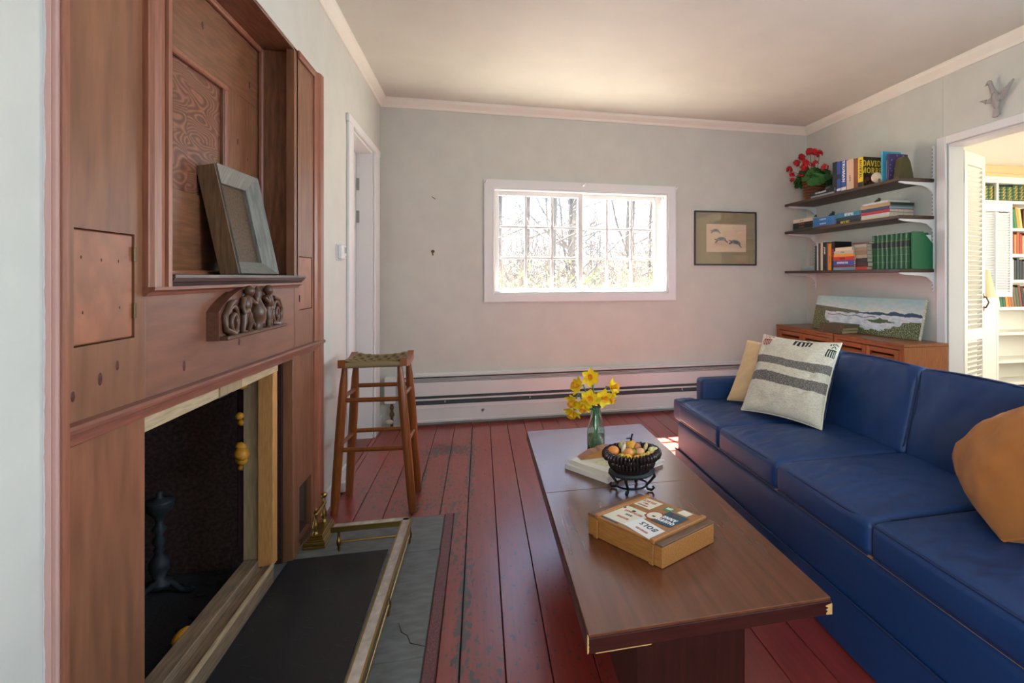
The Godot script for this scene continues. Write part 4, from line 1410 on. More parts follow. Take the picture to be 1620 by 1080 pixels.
# ---------------------------------------------------------------- sofa and pillows
func loop_pipe(x0, x1, z0, z1, y, r, parent, bulge := 0.0):
	var pts := []
	var c := 0.03
	for k in 41:
		var a := TAU * k / 40.0
		var px: float = clampf(cos(a) * 3.0, -1, 1)
		var pz: float = clampf(sin(a) * 3.0, -1, 1)
		var sq := pow(absf(cos(a)), 8.0) + pow(absf(sin(a)), 8.0)
		var e := pow(sq, -1.0 / 8.0)
		px = cos(a) * e
		pz = sin(a) * e
		pts.append(Vector3((x0 + x1) / 2 + px * (x1 - x0) / 2, y + bulge * (1 - px * px) * 0.0, (z0 + z1) / 2 + pz * (z1 - z0) / 2))
	var m := B.new()
	m.tube(pts, r, 6, false)
	part("piping", m, M.sofa_piping, parent)

func sofa():
	var s := thing("sofa", "long navy blue sofa with four piped seat cushions and a pleated skirt", "sofa", Vector3.ZERO)
	var z0 := -3.33
	var z1 := -0.78
	var m := B.new()
	m.rbox(Vector3(1.57, 0.1825, (z0 + z1) / 2), Vector3(0.425, 0.1625, (z1 - z0) / 2), 0.03, 10)
	part("base", m, M.sofa, s)
	# lining under the cushions
	boxp("deck", 1.143, 1.75, 0.346, 0.3555, z0 + 0.02, z1 - 0.02, M.sofa_lining, s, 0.002)
	# skirt with two pleats
	var cuts := [z0 - 0.006, -2.12, -1.0, z1 + 0.006]
	for k in 3:
		var a: float = cuts[k] + 0.004
		var b: float = cuts[k + 1] - 0.004
		m = B.new()
		m.surf(24, 6, func(u: float, v: float):
			var z := lerpf(a, b, u)
			var wob := 0.004 * sin(z * 9.0) * (1.0 - v)
			return Vector3(1.136 - 0.006 * (1.0 - v) + wob, 0.006 + 0.160 * v + 0.004 * sin(z * 3.3), z))
		m.surf(24, 6, func(u: float, v: float):
			var z := lerpf(b, a, u)
			var wob := 0.004 * sin(z * 9.0) * (1.0 - v)
			return Vector3(1.143 - 0.006 * (1.0 - v) + wob, 0.006 + 0.160 * v + 0.004 * sin(z * 3.3), z))
		var sk := part("skirt", m, M.sofa, s)
		m = B.new()
		var pts := []
		for j in 25:
			var z := lerpf(a, b, j / 24.0)
			pts.append(Vector3(1.137, 0.167 + 0.004 * sin(z * 3.3), z))
		m.tube(pts, 0.0045, 6)
		part("welt", m, M.sofa_piping, sk)
	m = B.new()
	m.bx(1.14, 1.99, 0.006, 0.165, z0 - 0.008, z0 - 0.002)
	part("skirt", m, M.sofa, s)
	# arms
	for a in [[z0, z0 + 0.11], [z1 - 0.11, z1]]:
		m = B.new()
		m.rbox(Vector3(1.62, 0.42, (a[0] + a[1]) / 2), Vector3(0.355, 0.175, 0.055), 0.022, 8)
		part("arm", m, M.sofa, s)
	# back frame
	m = B.new()
	m.rbox(Vector3(1.935, 0.45, (z0 + z1) / 2), Vector3(0.06, 0.33, (z1 - z0) / 2), 0.03, 8)
	part("back_frame", m, M.sofa, s)
	# seat cushions; the end ones run out in front of the arms
	var zz := [z0 + 0.002, -2.645, -2.075, -1.505, z1 - 0.002]
	var fold := FastNoiseLite.new()
	fold.seed = 5
	fold.frequency = 1.0
	for k in 4:
		var a: float = zz[k] + 0.002
		var b: float = zz[k + 1] - 0.002
		var h := Vector3(0.31, 0.056, (b - a) / 2)
		var c := Vector3(1.432, 0.414, (a + b) / 2)
		m = B.new()
		var ear := k == 0 or k == 3
		m.rbox(c, h, 0.024, 44, func(p: Vector3, e: Vector3):
			var q := p
			var f: float = (1 - e.x * e.x) * (1 - e.z * e.z)
			if e.y > 0.2:
				q.y += 0.020 * pow(maxf(f, 0.0), 0.6)
				# pulled folds fan out from the front edge
				var fade: float = clampf(-p.x / 0.3 + 0.4, 0, 1)
				q.y += 0.0036 * fade * sin((p.z * 0.8 + p.x * 0.35) * 105.0 + 5.0 * fold.get_noise_2d(p.x * 4.0, p.z * 4.0 + k * 9)) * clampf(f * 3.0, 0, 1)
				q.y += 0.006 * fold.get_noise_2d(p.x * 5.0 + 30.0, p.z * 5.0 + k * 7) * clampf(f * 3.0, 0, 1)
			q.x -= 0.008 * (1 - e.y * e.y) * (1 - e.z * e.z)
			if ear:
				var zs: float = p.z if k == 3 else -p.z
				var wz := smoothstep(h.z - 0.135, h.z - 0.112, zs)
				q.x = lerpf(q.x, -h.x + (q.x + h.x) * 0.20, wz)
			return q)
		var cu := part("seat_cushion", m, M.sofa, s)
		if ear:
			var pts := []
			for j in 16:
				pts.append(Vector3(1.126, 0.464, lerpf(a + 0.012, b - 0.012, j / 15.0)))
			m = B.new()
			m.tube(pts, 0.004, 6)
			part("piping", m, M.sofa_piping, cu)
		else:
			loop_pipe(1.127, 1.737, a + 0.005, b - 0.005, 0.463, 0.004, cu)
		m = B.new()
		var p2 := []
		for j in 16:
			p2.append(Vector3(1.127, 0.366, lerpf(a + 0.012, b - 0.012, j / 15.0)))
		m.tube(p2, 0.004, 6)
		part("piping", m, M.sofa_piping, cu)
	# back cushions, leaning
	zz = [z0 + 0.115, -2.625, -2.05, -1.475, z1 - 0.115]
	for k in 4:
		var a: float = zz[k] + 0.003
		var b: float = zz[k + 1] - 0.003
		var lean := Transform3D(Basis(Vector3.BACK, -0.24), Vector3(1.80, 0.625, (a + b) / 2))
		m = B.new()
		m.xf = lean
		var h := Vector3(0.07, 0.19, (b - a) / 2)
		m.rbox(Vector3.ZERO, h, 0.026, 30, func(p: Vector3, e: Vector3):
			var q := p
			var f: float = maxf((1 - e.y * e.y) * (1 - e.z * e.z), 0.0)
			q.x += signf(e.x) * 0.022 * pow(f, 0.6) if absf(e.x) > 0.5 else 0.0
			q.y += (1 - e.z * e.z) * 0.008 * e.y
			if e.x < 0:
				q.x += 0.0022 * sin(p.z * 80.0 + p.y * 30.0 + k) * clampf(1.0 - f * 1.6, 0, 1) + 0.008 * fold.get_noise_2d(p.y * 5.0 + k * 11, p.z * 5.0)
			return q)
		var bc := part("back_cushion", m, M.sofa, s)
		m = B.new()
		m.xf = lean
		var pts := []
		for j in 49:
			var an := TAU * j / 48.0
			var sq := pow(pow(absf(cos(an)), 10.0) + pow(absf(sin(an)), 10.0), -0.1)
			pts.append(Vector3(-0.064, cos(an) * sq * (h.y - 0.006) + (1 - pow(sin(an) * sq, 2)) * 0.008 * signf(cos(an)) * absf(cos(an) * sq), sin(an) * sq * (h.z - 0.006)))
		m.tube(pts, 0.004, 6, false)
		part("piping", m, M.sofa_piping, bc)
	# pillows
	pillow("pillow", Vector3(1.365, 0.50, -3.085), Vector3(1.60, 0.50, -2.70), Vector3(1.54, 0.82, -3.19), 0.14, M.velvet_cream, "cream velvet pillow tucked behind the striped woven one", 0)
	pillow("pillow", Vector3(1.335, 0.50, -2.835), Vector3(1.525, 0.495, -2.385), Vector3(1.55, 0.875, -2.995), 0.15, M.kilim, "cream woven pillow with dark stripes and comb motifs", 1)
	pillow("pillow", Vector3(1.345, 0.465, -1.275), Vector3(1.47, 0.75, -0.87), Vector3(1.525, 0.615, -1.62), 0.29, M.velvet_orange, "big burnt orange velvet pillow leaning on the sofa back", 2, -0.1)

func pillow(called, bl: Vector3, br: Vector3, tl: Vector3, thick: float, mat: Material, label: String, sd: int, pinch := 0.07):
	var x := br - bl
	var y := tl - bl
	var z := x.cross(y).normalized()
	var yy := z.cross(x.normalized())
	var w := x.length()
	var h := y.dot(yy)
	var sk := y.dot(x.normalized())
	var t := thing(called, label, "pillow", (bl + br) / 2)
	t.basis = Basis(x.normalized(), yy, z)
	var n := FastNoiseLite.new()
	n.seed = 40 + sd
	n.frequency = 1.0
	var m := B.new()
	for sg in [1.0, -1.0]:
		m.surf(28, 28, func(u: float, v: float):
			var s := sin((u - 0.5) * PI)
			var r := sin((v - 0.5) * PI)
			if sg < 0:
				s = -s
			var px := s * w / 2 * (1 - (pinch * (1 - r * r) if pinch > 0 else -pinch * r * r))
			var py := r * h / 2 * (1 - (pinch * (1 - s * s) if pinch > 0 else -pinch * s * s))
			var f: float = maxf((1 - s * s) * (1 - r * r), 0.0)
			var pz: float = sg * thick / 2 * pow(f, 0.42)
			var edge: float = clampf(1.0 - f * 1.4, 0, 1)
			pz += sg * 0.006 * edge * n.get_noise_2d(s * 6 + sg * 20, r * 9) * clampf(f * 12, 0, 1)
			pz += sg * 0.016 * n.get_noise_2d(s * 1.6 + sg * 9, r * 1.9) * clampf(f * 4, 0, 1)
			pz -= sg * 0.010 * pow(maxf(0.0, 1.0 - absf(n.get_noise_2d(s * 1.1 + 50, r * 1.8 + sd * 7)) * 7.0), 2.0) * clampf(f * 3, 0, 1)
			return Vector3(px + sk * (r + 1) / 2, py + h / 2, pz))
	part("cover", m, mat, t)
	m = B.new()
	var pts := []
	for k in 81:
		var a := k / 20.0
		var s := 0.0
		var r := 0.0
		var f := fmod(a, 1.0) * 2 - 1
		f = sin(f * PI / 2)
		match int(a) % 4:
			0: s = f; r = -1
			1: s = 1; r = f
			2: s = -f; r = 1
			3: s = -1; r = -f
		pts.append(Vector3(s * w / 2 * (1 - (pinch * (1 - r * r) if pinch > 0 else -pinch * r * r)) + sk * (r + 1) / 2, r * h / 2 * (1 - (pinch * (1 - s * s) if pinch > 0 else -pinch * s * s)) + h / 2, 0))
	m.tube(pts, 0.004, 6, false)
	part("seam", m, mat if mat != M.kilim else M.label_cream, t)

# ---------------------------------------------------------------- stool
func stool():
	var s := thing("bar_stool", "turned wooden bar stool with a woven rush seat beside the fireplace", "stool", Vector3.ZERO)
	var ft := [Vector3(-0.715, 0, -3.225), Vector3(-0.335, 0, -3.165), Vector3(-0.34, 0, -3.475), Vector3(-0.70, 0, -3.50)]
	var tp := [Vector3(-0.665, 0.745, -3.225), Vector3(-0.402, 0.745, -3.205), Vector3(-0.385, 0.745, -3.42), Vector3(-0.652, 0.745, -3.435)]
	for k in 4:
		var m := B.new()
		var pts := []
		for j in 9:
			pts.append(ft[k].lerp(tp[k], j / 8.0))
		m.tube(pts, [0.0185, 0.021, 0.0215, 0.022, 0.0225, 0.0225, 0.022, 0.019, 0.012], 12)
		part("leg", m, M.stool_wood, s)
	for e in [[0, 1, 0.575], [0, 1, 0.325], [3, 2, 0.61], [3, 2, 0.36], [0, 3, 0.59], [0, 3, 0.345], [1, 2, 0.59], [1, 2, 0.35]]:
		var m := B.new()
		var f: float = float(e[2]) / 0.745
		m.tube([ft[e[0]].lerp(tp[e[0]], f), ft[e[1]].lerp(tp[e[1]], f)], 0.0115, 10)
		part("rung", m, M.stool_wood, s)
	# seat: two dished side rails and woven rush between them
	for sd in [[-0.685, -0.652], [-0.395, -0.362]]:
		var m := B.new()
		var poly := []
		for j in 11:
			var u := j / 10.0
			poly.append(Vector2(lerpf(-0.165, 0.165, u), 0.762 + 0.026 * pow(2 * u - 1, 2)))
		for j in 11:
			var u := 1.0 - j / 10.0
			poly.append(Vector2(lerpf(-0.165, 0.165, u), 0.735 + 0.012 * pow(2 * u - 1, 2)))
		m.xf = Transform3D(Basis(Vector3(0, 0, 1), Vector3(0, 1, 0), Vector3(-1, 0, 0)), Vector3(0, 0, -3.325))
		m.prism(poly, -sd[1], -sd[0])
		part("seat_rail", m, M.stool_wood, s)
	var m2 := B.new()
	var m3 := B.new()
	for j in 26:
		var z := lerpf(-0.14, 0.14, j / 25.0)
		var dip := 0.018 * pow(z / 0.15, 2)
		var pts := []
		for i in 13:
			var u := i / 12.0
			pts.append(Vector3(lerpf(-0.655, -0.392, u), 0.766 + dip - 0.016 * sin(PI * u) + 0.0025 * (1 if (i + j) % 2 else -1), -3.325 + z))
		(m2 if (j * 7) % 5 < 3 else m3).tube(pts, 0.0062, 5)
	var cords := part("rush_weave", m2, M.rush, s)
	cords.set_meta("kind", "stuff")
	cords = part("rush_weave", m3, M.rush_dark, s)
	cords.set_meta("kind", "stuff")
	for z in [-0.148, 0.148]:
		m2 = B.new()
		m2.tube([Vector3(-0.66, 0.758, -3.325 + z), Vector3(-0.385, 0.758, -3.325 + z)], 0.015, 10)
		part("rush_roll", m2, M.rush, s)
	# small white plug by the stool's foot
	var pl := B.new()
	pl.rbox(Vector3(0, 0.028, 0), Vector3(0.018, 0.026, 0.022), 0.006, 6)
	solo("white_plug", pl, M.white, "small white plastic block on the floor by the stool's back foot", "plug", Vector3(-0.745, 0, -3.56))

# ---------------------------------------------------------------- coffee table and what stands on it
func table():
	var t := thing("coffee_table", "long low dark wood coffee table with a two-leaf top on box pedestals", "table", Vector3.ZERO)
	for a in [[-2.170, -1.285, M.table_wood], [-3.062, -2.172, M.table_wood_far]]:
		var m := B.new()
		m.bx(0.234, 0.848, 0.392, 0.400, a[0], a[1], 0.0012)
		part("tabletop", m, a[2], t)
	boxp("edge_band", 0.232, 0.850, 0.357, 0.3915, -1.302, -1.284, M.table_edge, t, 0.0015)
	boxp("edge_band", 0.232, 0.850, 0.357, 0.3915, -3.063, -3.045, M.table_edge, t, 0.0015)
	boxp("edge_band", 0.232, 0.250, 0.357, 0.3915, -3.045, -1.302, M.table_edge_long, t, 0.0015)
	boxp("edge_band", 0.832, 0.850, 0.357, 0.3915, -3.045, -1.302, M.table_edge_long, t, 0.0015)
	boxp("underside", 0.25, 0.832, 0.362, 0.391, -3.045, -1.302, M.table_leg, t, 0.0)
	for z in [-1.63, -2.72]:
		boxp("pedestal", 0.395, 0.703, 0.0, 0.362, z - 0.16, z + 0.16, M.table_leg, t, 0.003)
	# veneer broken away at the corners
	for e in [[0.8325, 0.8508, 0.3575, 0.385, -1.290, -1.2832, 11], [0.2312, 0.2362, 0.358, 0.399, -1.289, -1.2832, 9]]:
		var m := B.new()
		var poly := [Vector2(e[1], e[2]), Vector2(e[1], e[3])] if e[1] > 0.5 else [Vector2(e[0], e[3]), Vector2(e[0], e[2])]
		for k in e[6]:
			var f: float = (k + 0.5) / float(e[6])
			var x: float = lerpf(e[0], e[1], rng.randf_range(0.0, 0.6)) if e[1] > 0.5 else lerpf(e[1], e[0], rng.randf_range(0.0, 0.6))
			poly.append(Vector2(x, lerpf(e[3], e[2], f) if e[1] > 0.5 else lerpf(e[2], e[3], f)))
		m.prism(poly, e[4], e[5])
		part("broken_veneer", m, M.chipped, t)
	var cp := B.new()
	cp.bx(0.25, 0.38, 0.3565, 0.3585, -1.286, -1.2833)
	part("broken_veneer", cp, M.chipped, t)
	crate()
	books_and_bowl()
	vase()

func crate():
	var c := thing("wooden_box", "flat wooden box with old drink labels pasted on its lid", "box", Vector3(0.503, 0.4, -1.715), deg_to_rad(-60.1))
	var m := B.new()
	m.bx(-0.157, 0.157, 0.001, 0.0585, -0.115, 0.115, 0.002)
	part("body", m, M.crate, c)
	m = B.new()
	m.bx(-0.125, 0.108, 0.0595, 0.066, -0.115, 0.115, 0.0015)
	var lid := part("lid", m, M.crate, c)
	for x in [[-0.158, -0.127], [0.128, 0.158]]:
		m = B.new()
		m.bx(x[0], x[1], 0.0588, 0.065, -0.116, 0.116, 0.0015)
		var e := part("end_strip", m, M.crate_dark, c)
	for x in [-0.126, 0.109]:
		m = B.new()
		m.bx(x, x + 0.018, 0.0588, 0.0715, -0.117, 0.117, 0.002)
		m.bx(x, x + 0.018, 0.001, 0.0588, 0.1155, 0.121, 0.0015)
		part("batten", m, M.crate, c)
	for y in [0.045, 0.037]:
		m = B.new()
		m.ell(Vector3(-0.112, y, 0.1155), Vector3(0.004, 0.005, 0.001), 8, 4)
		part("nail_mark", m, M.ink_red, c)
	# labels: s along the long side, t across
	var y0 := 0.0662
	var lab := func(s0, s1, t0, t1, mat, yy, turn := 0.0):
		var b := B.new()
		var ctr := Vector3(-0.157 + 0.314 * (s0 + s1) / 2, yy, 0.115 - 0.23 * (t0 + t1) / 2)
		b.box(ctr, Vector3(0.314 * (s1 - s0), 0.0004, 0.23 * (t1 - t0)), 0.0, Basis(Vector3.UP, turn))
		return part("paper_label", b, mat, lid)
	var at := func(s, t, yy, turn := 0.0):
		# read from the far side: right is -x, up is +z
		return Transform3D(Basis(Vector3.UP, turn) * Basis(Vector3(-1, 0, 0), Vector3(0, 0, 1), Vector3(0, 1, 0)), Vector3(-0.157 + 0.314 * s, yy, 0.115 - 0.23 * t))
	var l1 = lab.call(0.12, 0.50, 0.08, 0.55, M.label_cream, y0)
	for k in 3:
		text(["RESTAURANT", "BARS", "RESERVE"][k], 0.010, M.ink_red if k != 1 else M.ink_dark, l1, at.call(0.33, [0.42, 0.33, 0.22][k], y0 + 0.0004), 0.9)
	for e in [[0.16, 0.48], [0.45, 0.5], [0.30, 0.47]]:
		var b := B.new()
		b.ell(Vector3(-0.157 + 0.314 * e[0], y0 + 0.0002, 0.115 - 0.23 * e[1]), Vector3(0.007, 0.0004, 0.006), 12, 4)
		part("print_spot", b, M.ink_dark, l1)
	lab.call(0.11, 0.40, 0.03, 0.06, M.label_teal, y0 + 0.0002)
	var l2 = lab.call(0.45, 0.88, 0.04, 0.34, M.label_white, y0 + 0.0005, -0.16)
	text("BOLS", 0.020, M.label_teal, l2, at.call(0.66, 0.25, y0 + 0.0010, -0.16), 1.2)
	text("GENEVER", 0.008, M.ink_red, l2, at.call(0.66, 0.12, y0 + 0.0010, -0.16), 1.2)
	var l3 = lab.call(0.56, 0.81, 0.42, 0.80, M.label_teal, y0 + 0.0008)
	text("QUEEN", 0.016, M.ink_white, l3, at.call(0.69, 0.52, y0 + 0.0013), 0.95)
	text("ANNE", 0.016, M.ink_white, l3, at.call(0.68, 0.62, y0 + 0.0013), 0.95)
	var b3 := B.new()
	b3.ell(Vector3(-0.157 + 0.314 * 0.66, y0 + 0.0011, 0.115 - 0.23 * 0.73), Vector3(0.006, 0.0004, 0.005), 10, 4)
	part("print_spot", b3, M.ink_red, l3)
	var l4 = lab.call(0.12, 0.38, 0.66, 0.94, M.label_cream, y0)
	text("SELECT", 0.012, M.ink_red, l4, at.call(0.25, 0.86, y0 + 0.0004), 1.0)
	text("1861", 0.008, M.ink_red, l4, at.call(0.25, 0.78, y0 + 0.0004))
	text("BRANDY", 0.008, M.ink_red, l4, at.call(0.25, 0.71, y0 + 0.0004))
	var dsk := B.new()
	dsk.lathe([Vector2(0, 0), Vector2(0.029, 0), Vector2(0.029, 0.0006), Vector2(0, 0.0006)], 24, Vector3(-0.157 + 0.314 * 0.52, y0 + 0.0006, 0.115 - 0.23 * 0.56), false)
	var rd := part("paper_label", dsk, M.ink_red, lid)
	dsk = B.new()
	dsk.lathe([Vector2(0, 0), Vector2(0.024, 0), Vector2(0.024, 0.0006), Vector2(0, 0.0006)], 24, Vector3(-0.157 + 0.314 * 0.52, y0 + 0.0010, 0.115 - 0.23 * 0.56), false)
	dsk.ell(Vector3(-0.157 + 0.314 * 0.52, y0 + 0.0012, 0.115 - 0.23 * 0.55), Vector3(0.001, 0.0005, 0.001), 6, 4)
	part("label_disc", dsk, M.label_cream, rd)
	dsk = B.new()
	dsk.box(Vector3(-0.157 + 0.314 * 0.53, y0 + 0.0018, 0.115 - 0.23 * 0.53), Vector3(0.012, 0.0003, 0.008))
	part("print_spot", dsk, M.ink_dark, rd)
	var l5 = lab.call(0.46, 0.57, 0.80, 0.92, M.ink_green, y0 + 0.0003, 0.1)
	lab.call(0.48, 0.55, 0.84, 0.90, M.label_cream, y0 + 0.0006, 0.1)
	lab.call(0.63, 0.76, 0.84, 0.97, M.label_cream, y0 + 0.0003, -0.1)

func books_and_bowl():
	# two pale books; the long axis runs across the table
	var turn := deg_to_rad(31.0)
	var ctr := Vector3(0.55, 0.4, -2.40)
	for e in [[0.0, 0.26, 0.33, 0.020, "e4e0d8", "large white hardback book lying on the coffee table under another"], [0.0205, 0.235, 0.30, 0.016, "ded9c8", "pale jacketed book lying on the white hardback under the wooden wedge"]]:
		var n := thing("table_book", e[5], "book", ctr + Vector3(0, e[0] + 0.0005, 0), turn)
		var m := B.new()
		m.bx(-e[2] / 2, e[2] / 2, 0, 0.0022, -e[1] / 2, e[1] / 2, 0.0005)
		m.bx(-e[2] / 2, e[2] / 2, e[3] - 0.0022, e[3], -e[1] / 2, e[1] / 2, 0.0005)
		m.bx(-e[2] / 2, -e[2] / 2 + 0.003, 0.0022, e[3] - 0.0022, -e[1] / 2, e[1] / 2)
		part("cover", m, bm(e[4]), n)
		m = B.new()
		m.bx(-e[2] / 2 + 0.003, e[2] / 2 - 0.004, 0.0022, e[3] - 0.0022, -e[1] / 2 + 0.004, e[1] / 2 - 0.004)
		part("pages", m, bm("d8c6bc"), n)
		if e[0] > 0:
			m = B.new()
			m.box(Vector3(-0.06, e[3] + 0.0002, 0.03), Vector3(0.10, 0.0003, 0.12), 0.0)
			var pr := part("cover_print", m, bm("d4cfa8"), n)
			for k in 9:
				var b := B.new()
				b.ell(Vector3(-0.09 + 0.03 * (k % 3) + rng.randf_range(-0.008, 0.008), e[3] + 0.0005, -0.01 + 0.03 * (k / 3)), Vector3(0.006, 0.0003, 0.002), 6, 4, Basis(Vector3.UP, rng.randf() * 3))
				part("printed_leaf", b, bm("9a9a66"), n)
	var wdg := B.new()
	wdg.prism([Vector2(-0.075, 0.0), Vector2(0.06, 0.0), Vector2(0.06, 0.038), Vector2(0.012, 0.034), Vector2(0.004, 0.028), Vector2(-0.02, 0.026)], -0.03, 0.03)
	var wd := solo("wooden_wedge", wdg, M.crate, "brown wooden wedge lying on the pale book behind the bowl", "wedge", Vector3(0.475, 0.438, -2.44))
	wd.rotation.y = deg_to_rad(8.0)
	# bowl on a wrought stand
	var c := Vector3(0.552, 0.4, -2.125)
	var st := thing("bowl_stand", "black wrought iron stand with curled feet under the seed bowl", "stand", c)
	for k in 4:
		var a := TAU * k / 4.0 + 0.5
		var d := Vector3(cos(a), 0, sin(a))
		var m := B.new()
		m.tube([d * 0.082 + Vector3(0, 0.070, 0), d * 0.088 + Vector3(0, 0.058, 0), d * 0.07 + Vector3(0, 0.036, 0), d * 0.055 + Vector3(0, 0.02, 0), d * 0.062 + Vector3(0, 0.007, 0), d * 0.078 + Vector3(0, 0.0055, 0), d * 0.086 + Vector3(0, 0.014, 0), d * 0.079 + Vector3(0, 0.02, 0)], [0.006, 0.0055, 0.005, 0.005, 0.005, 0.005, 0.0045, 0.004], 8)
		part("leg", m, M.iron, st)
	var ring := B.new()
	var pts := []
	for k in 25:
		pts.append(Vector3(cos(TAU * k / 24.0) * 0.058, 0.021, sin(TAU * k / 24.0) * 0.058))
	ring.tube(pts, 0.004, 8, false)
	part("ring", ring, M.iron, st)
	ring = B.new()
	ring.lathe([Vector2(0, 0.06), Vector2(0.078, 0.062), Vector2(0.088, 0.070), Vector2(0.088, 0.074), Vector2(0, 0.074)], 28)
	part("plate", ring, M.iron_dull, st)
	var bw := thing("seed_bowl", "dark bowl strung together from rings of big glossy seeds", "bowl", c + Vector3(0, 0.0745, 0))
	var m := B.new()
	m.lathe([Vector2(0, 0.001), Vector2(0.07, 0.001), Vector2(0.076, 0.03), Vector2(0.094, 0.055), Vector2(0.088, 0.058), Vector2(0.06, 0.05), Vector2(0, 0.046)], 28)
	part("lining", m, M.seed, bw)
	var sd := B.new()
	sd.ell(Vector3.ZERO, Vector3(0.016, 0.017, 0.0068), 10, 7)
	var sm := sd.done()
	for k in 46:
		var a := TAU * k / 46.0
		var o := part("seed", sm, M.seed, bw, Vector3(cos(a) * 0.097, 0.062 + 0.002 * (k % 2), sin(a) * 0.097))
		o.rotation = Vector3(0, -a, 0.0)
	sd = B.new()
	sd.ell(Vector3.ZERO, Vector3(0.010, 0.020, 0.0066), 10, 7)
	sm = sd.done()
	for k in 40:
		var a := TAU * k / 40.0
		var o := part("seed", sm, M.seed, bw, Vector3(cos(a) * 0.079, 0.026 + 0.002 * (k % 3), sin(a) * 0.079))
		o.rotation = Vector3(0, -a, -0.35)
	# fruits and pods in the bowl: dx, y, dz, radii, colour, shape, label
	var fr := [[-0.062, 0.026, -0.008, 0.024, "e08a3a", 0, "round orange gourd at the wooden wedge's side of the seed bowl"], [0.008, 0.032, -0.045, 0.023, "d99a2a", 1, "yellow striped gourd with a dark stalk in the seed bowl"], [-0.016, 0.026, 0.02, 0.02, "dd8a4a", 0, "apricot dried fruit in the middle of the seed bowl"],
		[0.025, 0.026, 0.018, 0.017, "e8a878", 0, "pale peach dried fruit in the seed bowl"], [0.004, 0.022, 0.006, 0.014, "a8b040", 0, "small green-yellow fruit between the dried fruits"], [-0.028, 0.018, 0.055, 0.018, "efb520", 0, "bright yellow fruit at the bowl's rim"],
		[0.004, 0.016, 0.062, 0.016, "e8a820", 0, "amber yellow fruit at the bowl's rim beside the bright one"], [0.028, 0.018, 0.056, 0.017, "e2b83a", 0, "flat yellow fruit at the bowl's rim below the shells"], [0.052, 0.02, 0.042, 0.018, "dfc060", 2, "straw coloured lobed pod at the bowl's rim"],
		[0.07, 0.026, 0.016, 0.02, "d8cc90", 2, "pale cream lobed pod near the dark twigs"], [-0.045, 0.020, 0.04, 0.015, "c8b040", 0, "olive yellow fruit beside the bright yellow one"], [-0.02, 0.036, -0.05, 0.018, "b8a878", 2, "tan curled pod behind the striped gourd"],
		[-0.03, 0.04, 0.006, 0.014, "d8ccb0", 3, "slim cream pod standing among the dried fruits"], [0.05, 0.036, -0.006, 0.013, "d0b880", 3, "slim tan pod lying towards the twigs"], [0.026, 0.030, -0.03, 0.016, "c87a4a", 0, "rust coloured fruit beside the striped gourd"]]
	for e in fr:
		var b := B.new()
		var r: float = e[3]
		if e[5] == 3:
			b.ell(Vector3.ZERO, Vector3(r * 0.6, r * 1.3, r * 0.5), 10, 7, Basis(Vector3.BACK, -0.3))
		elif e[5] == 2:
			for k in 5:
				var a := TAU * k / 5.0
				b.ell(Vector3(cos(a), 0.0, sin(a)) * r * 0.45, Vector3(r * 0.55, r * 0.7, r * 0.55), 8, 6)
		else:
			b.ell(Vector3.ZERO, Vector3(r, r * 0.92, r), 14, 9)
		var mat: Material = bm(e[4], 0.4)
		var n := thing("dried_fruit" if e[5] != 1 else "gourd", e[6], "fruit", c + Vector3(e[0] * 1.12, 0.0745 + e[1] + 0.044, e[2] * 1.05))
		part("flesh", b, mat, n)
		if e[5] == 1:
			b = B.new()
			b.tube([Vector3(0, r * 0.85, 0), Vector3(0.002, r * 1.5, 0), Vector3(0.005, r * 2.0, 0.002)], [0.005, 0.003, 0.004], 7)
			b.tube([Vector3(0, r * 1.25, 0), Vector3(-0.02, r * 1.3, 0.004)], [0.003, 0.002], 6)
			part("stalk", b, M.iron, n)
			b = B.new()
			b.lathe([Vector2(r * 0.93, -r * 0.2), Vector2(r * 1.01, 0.0), Vector2(r * 0.97, r * 0.14)], 16)
			part("stripe", b, bm("e8d070", 0.4), n)
		elif e[5] == 0:
			b = B.new()
			b.ell(Vector3(0, r * 0.9, 0), Vector3(0.003, 0.002, 0.003), 6, 4)
			part("stalk", b, M.spathe, n)
	var tw := B.new()
	for k in 9:
		var p := Vector3(0.03 + 0.05 * rng.randf(), 0.066, -0.055 + 0.045 * rng.randf())
		tw.tube([p, p + Vector3(rng.randf_range(-0.03, 0.03), rng.randf_range(0.008, 0.022), rng.randf_range(-0.03, 0.03))], [0.004, 0.002], 6)
	solo("dried_twigs", tw, M.iron, "dark dried twigs at the back of the seed bowl", "twigs", c + Vector3(0, 0.0745, 0))

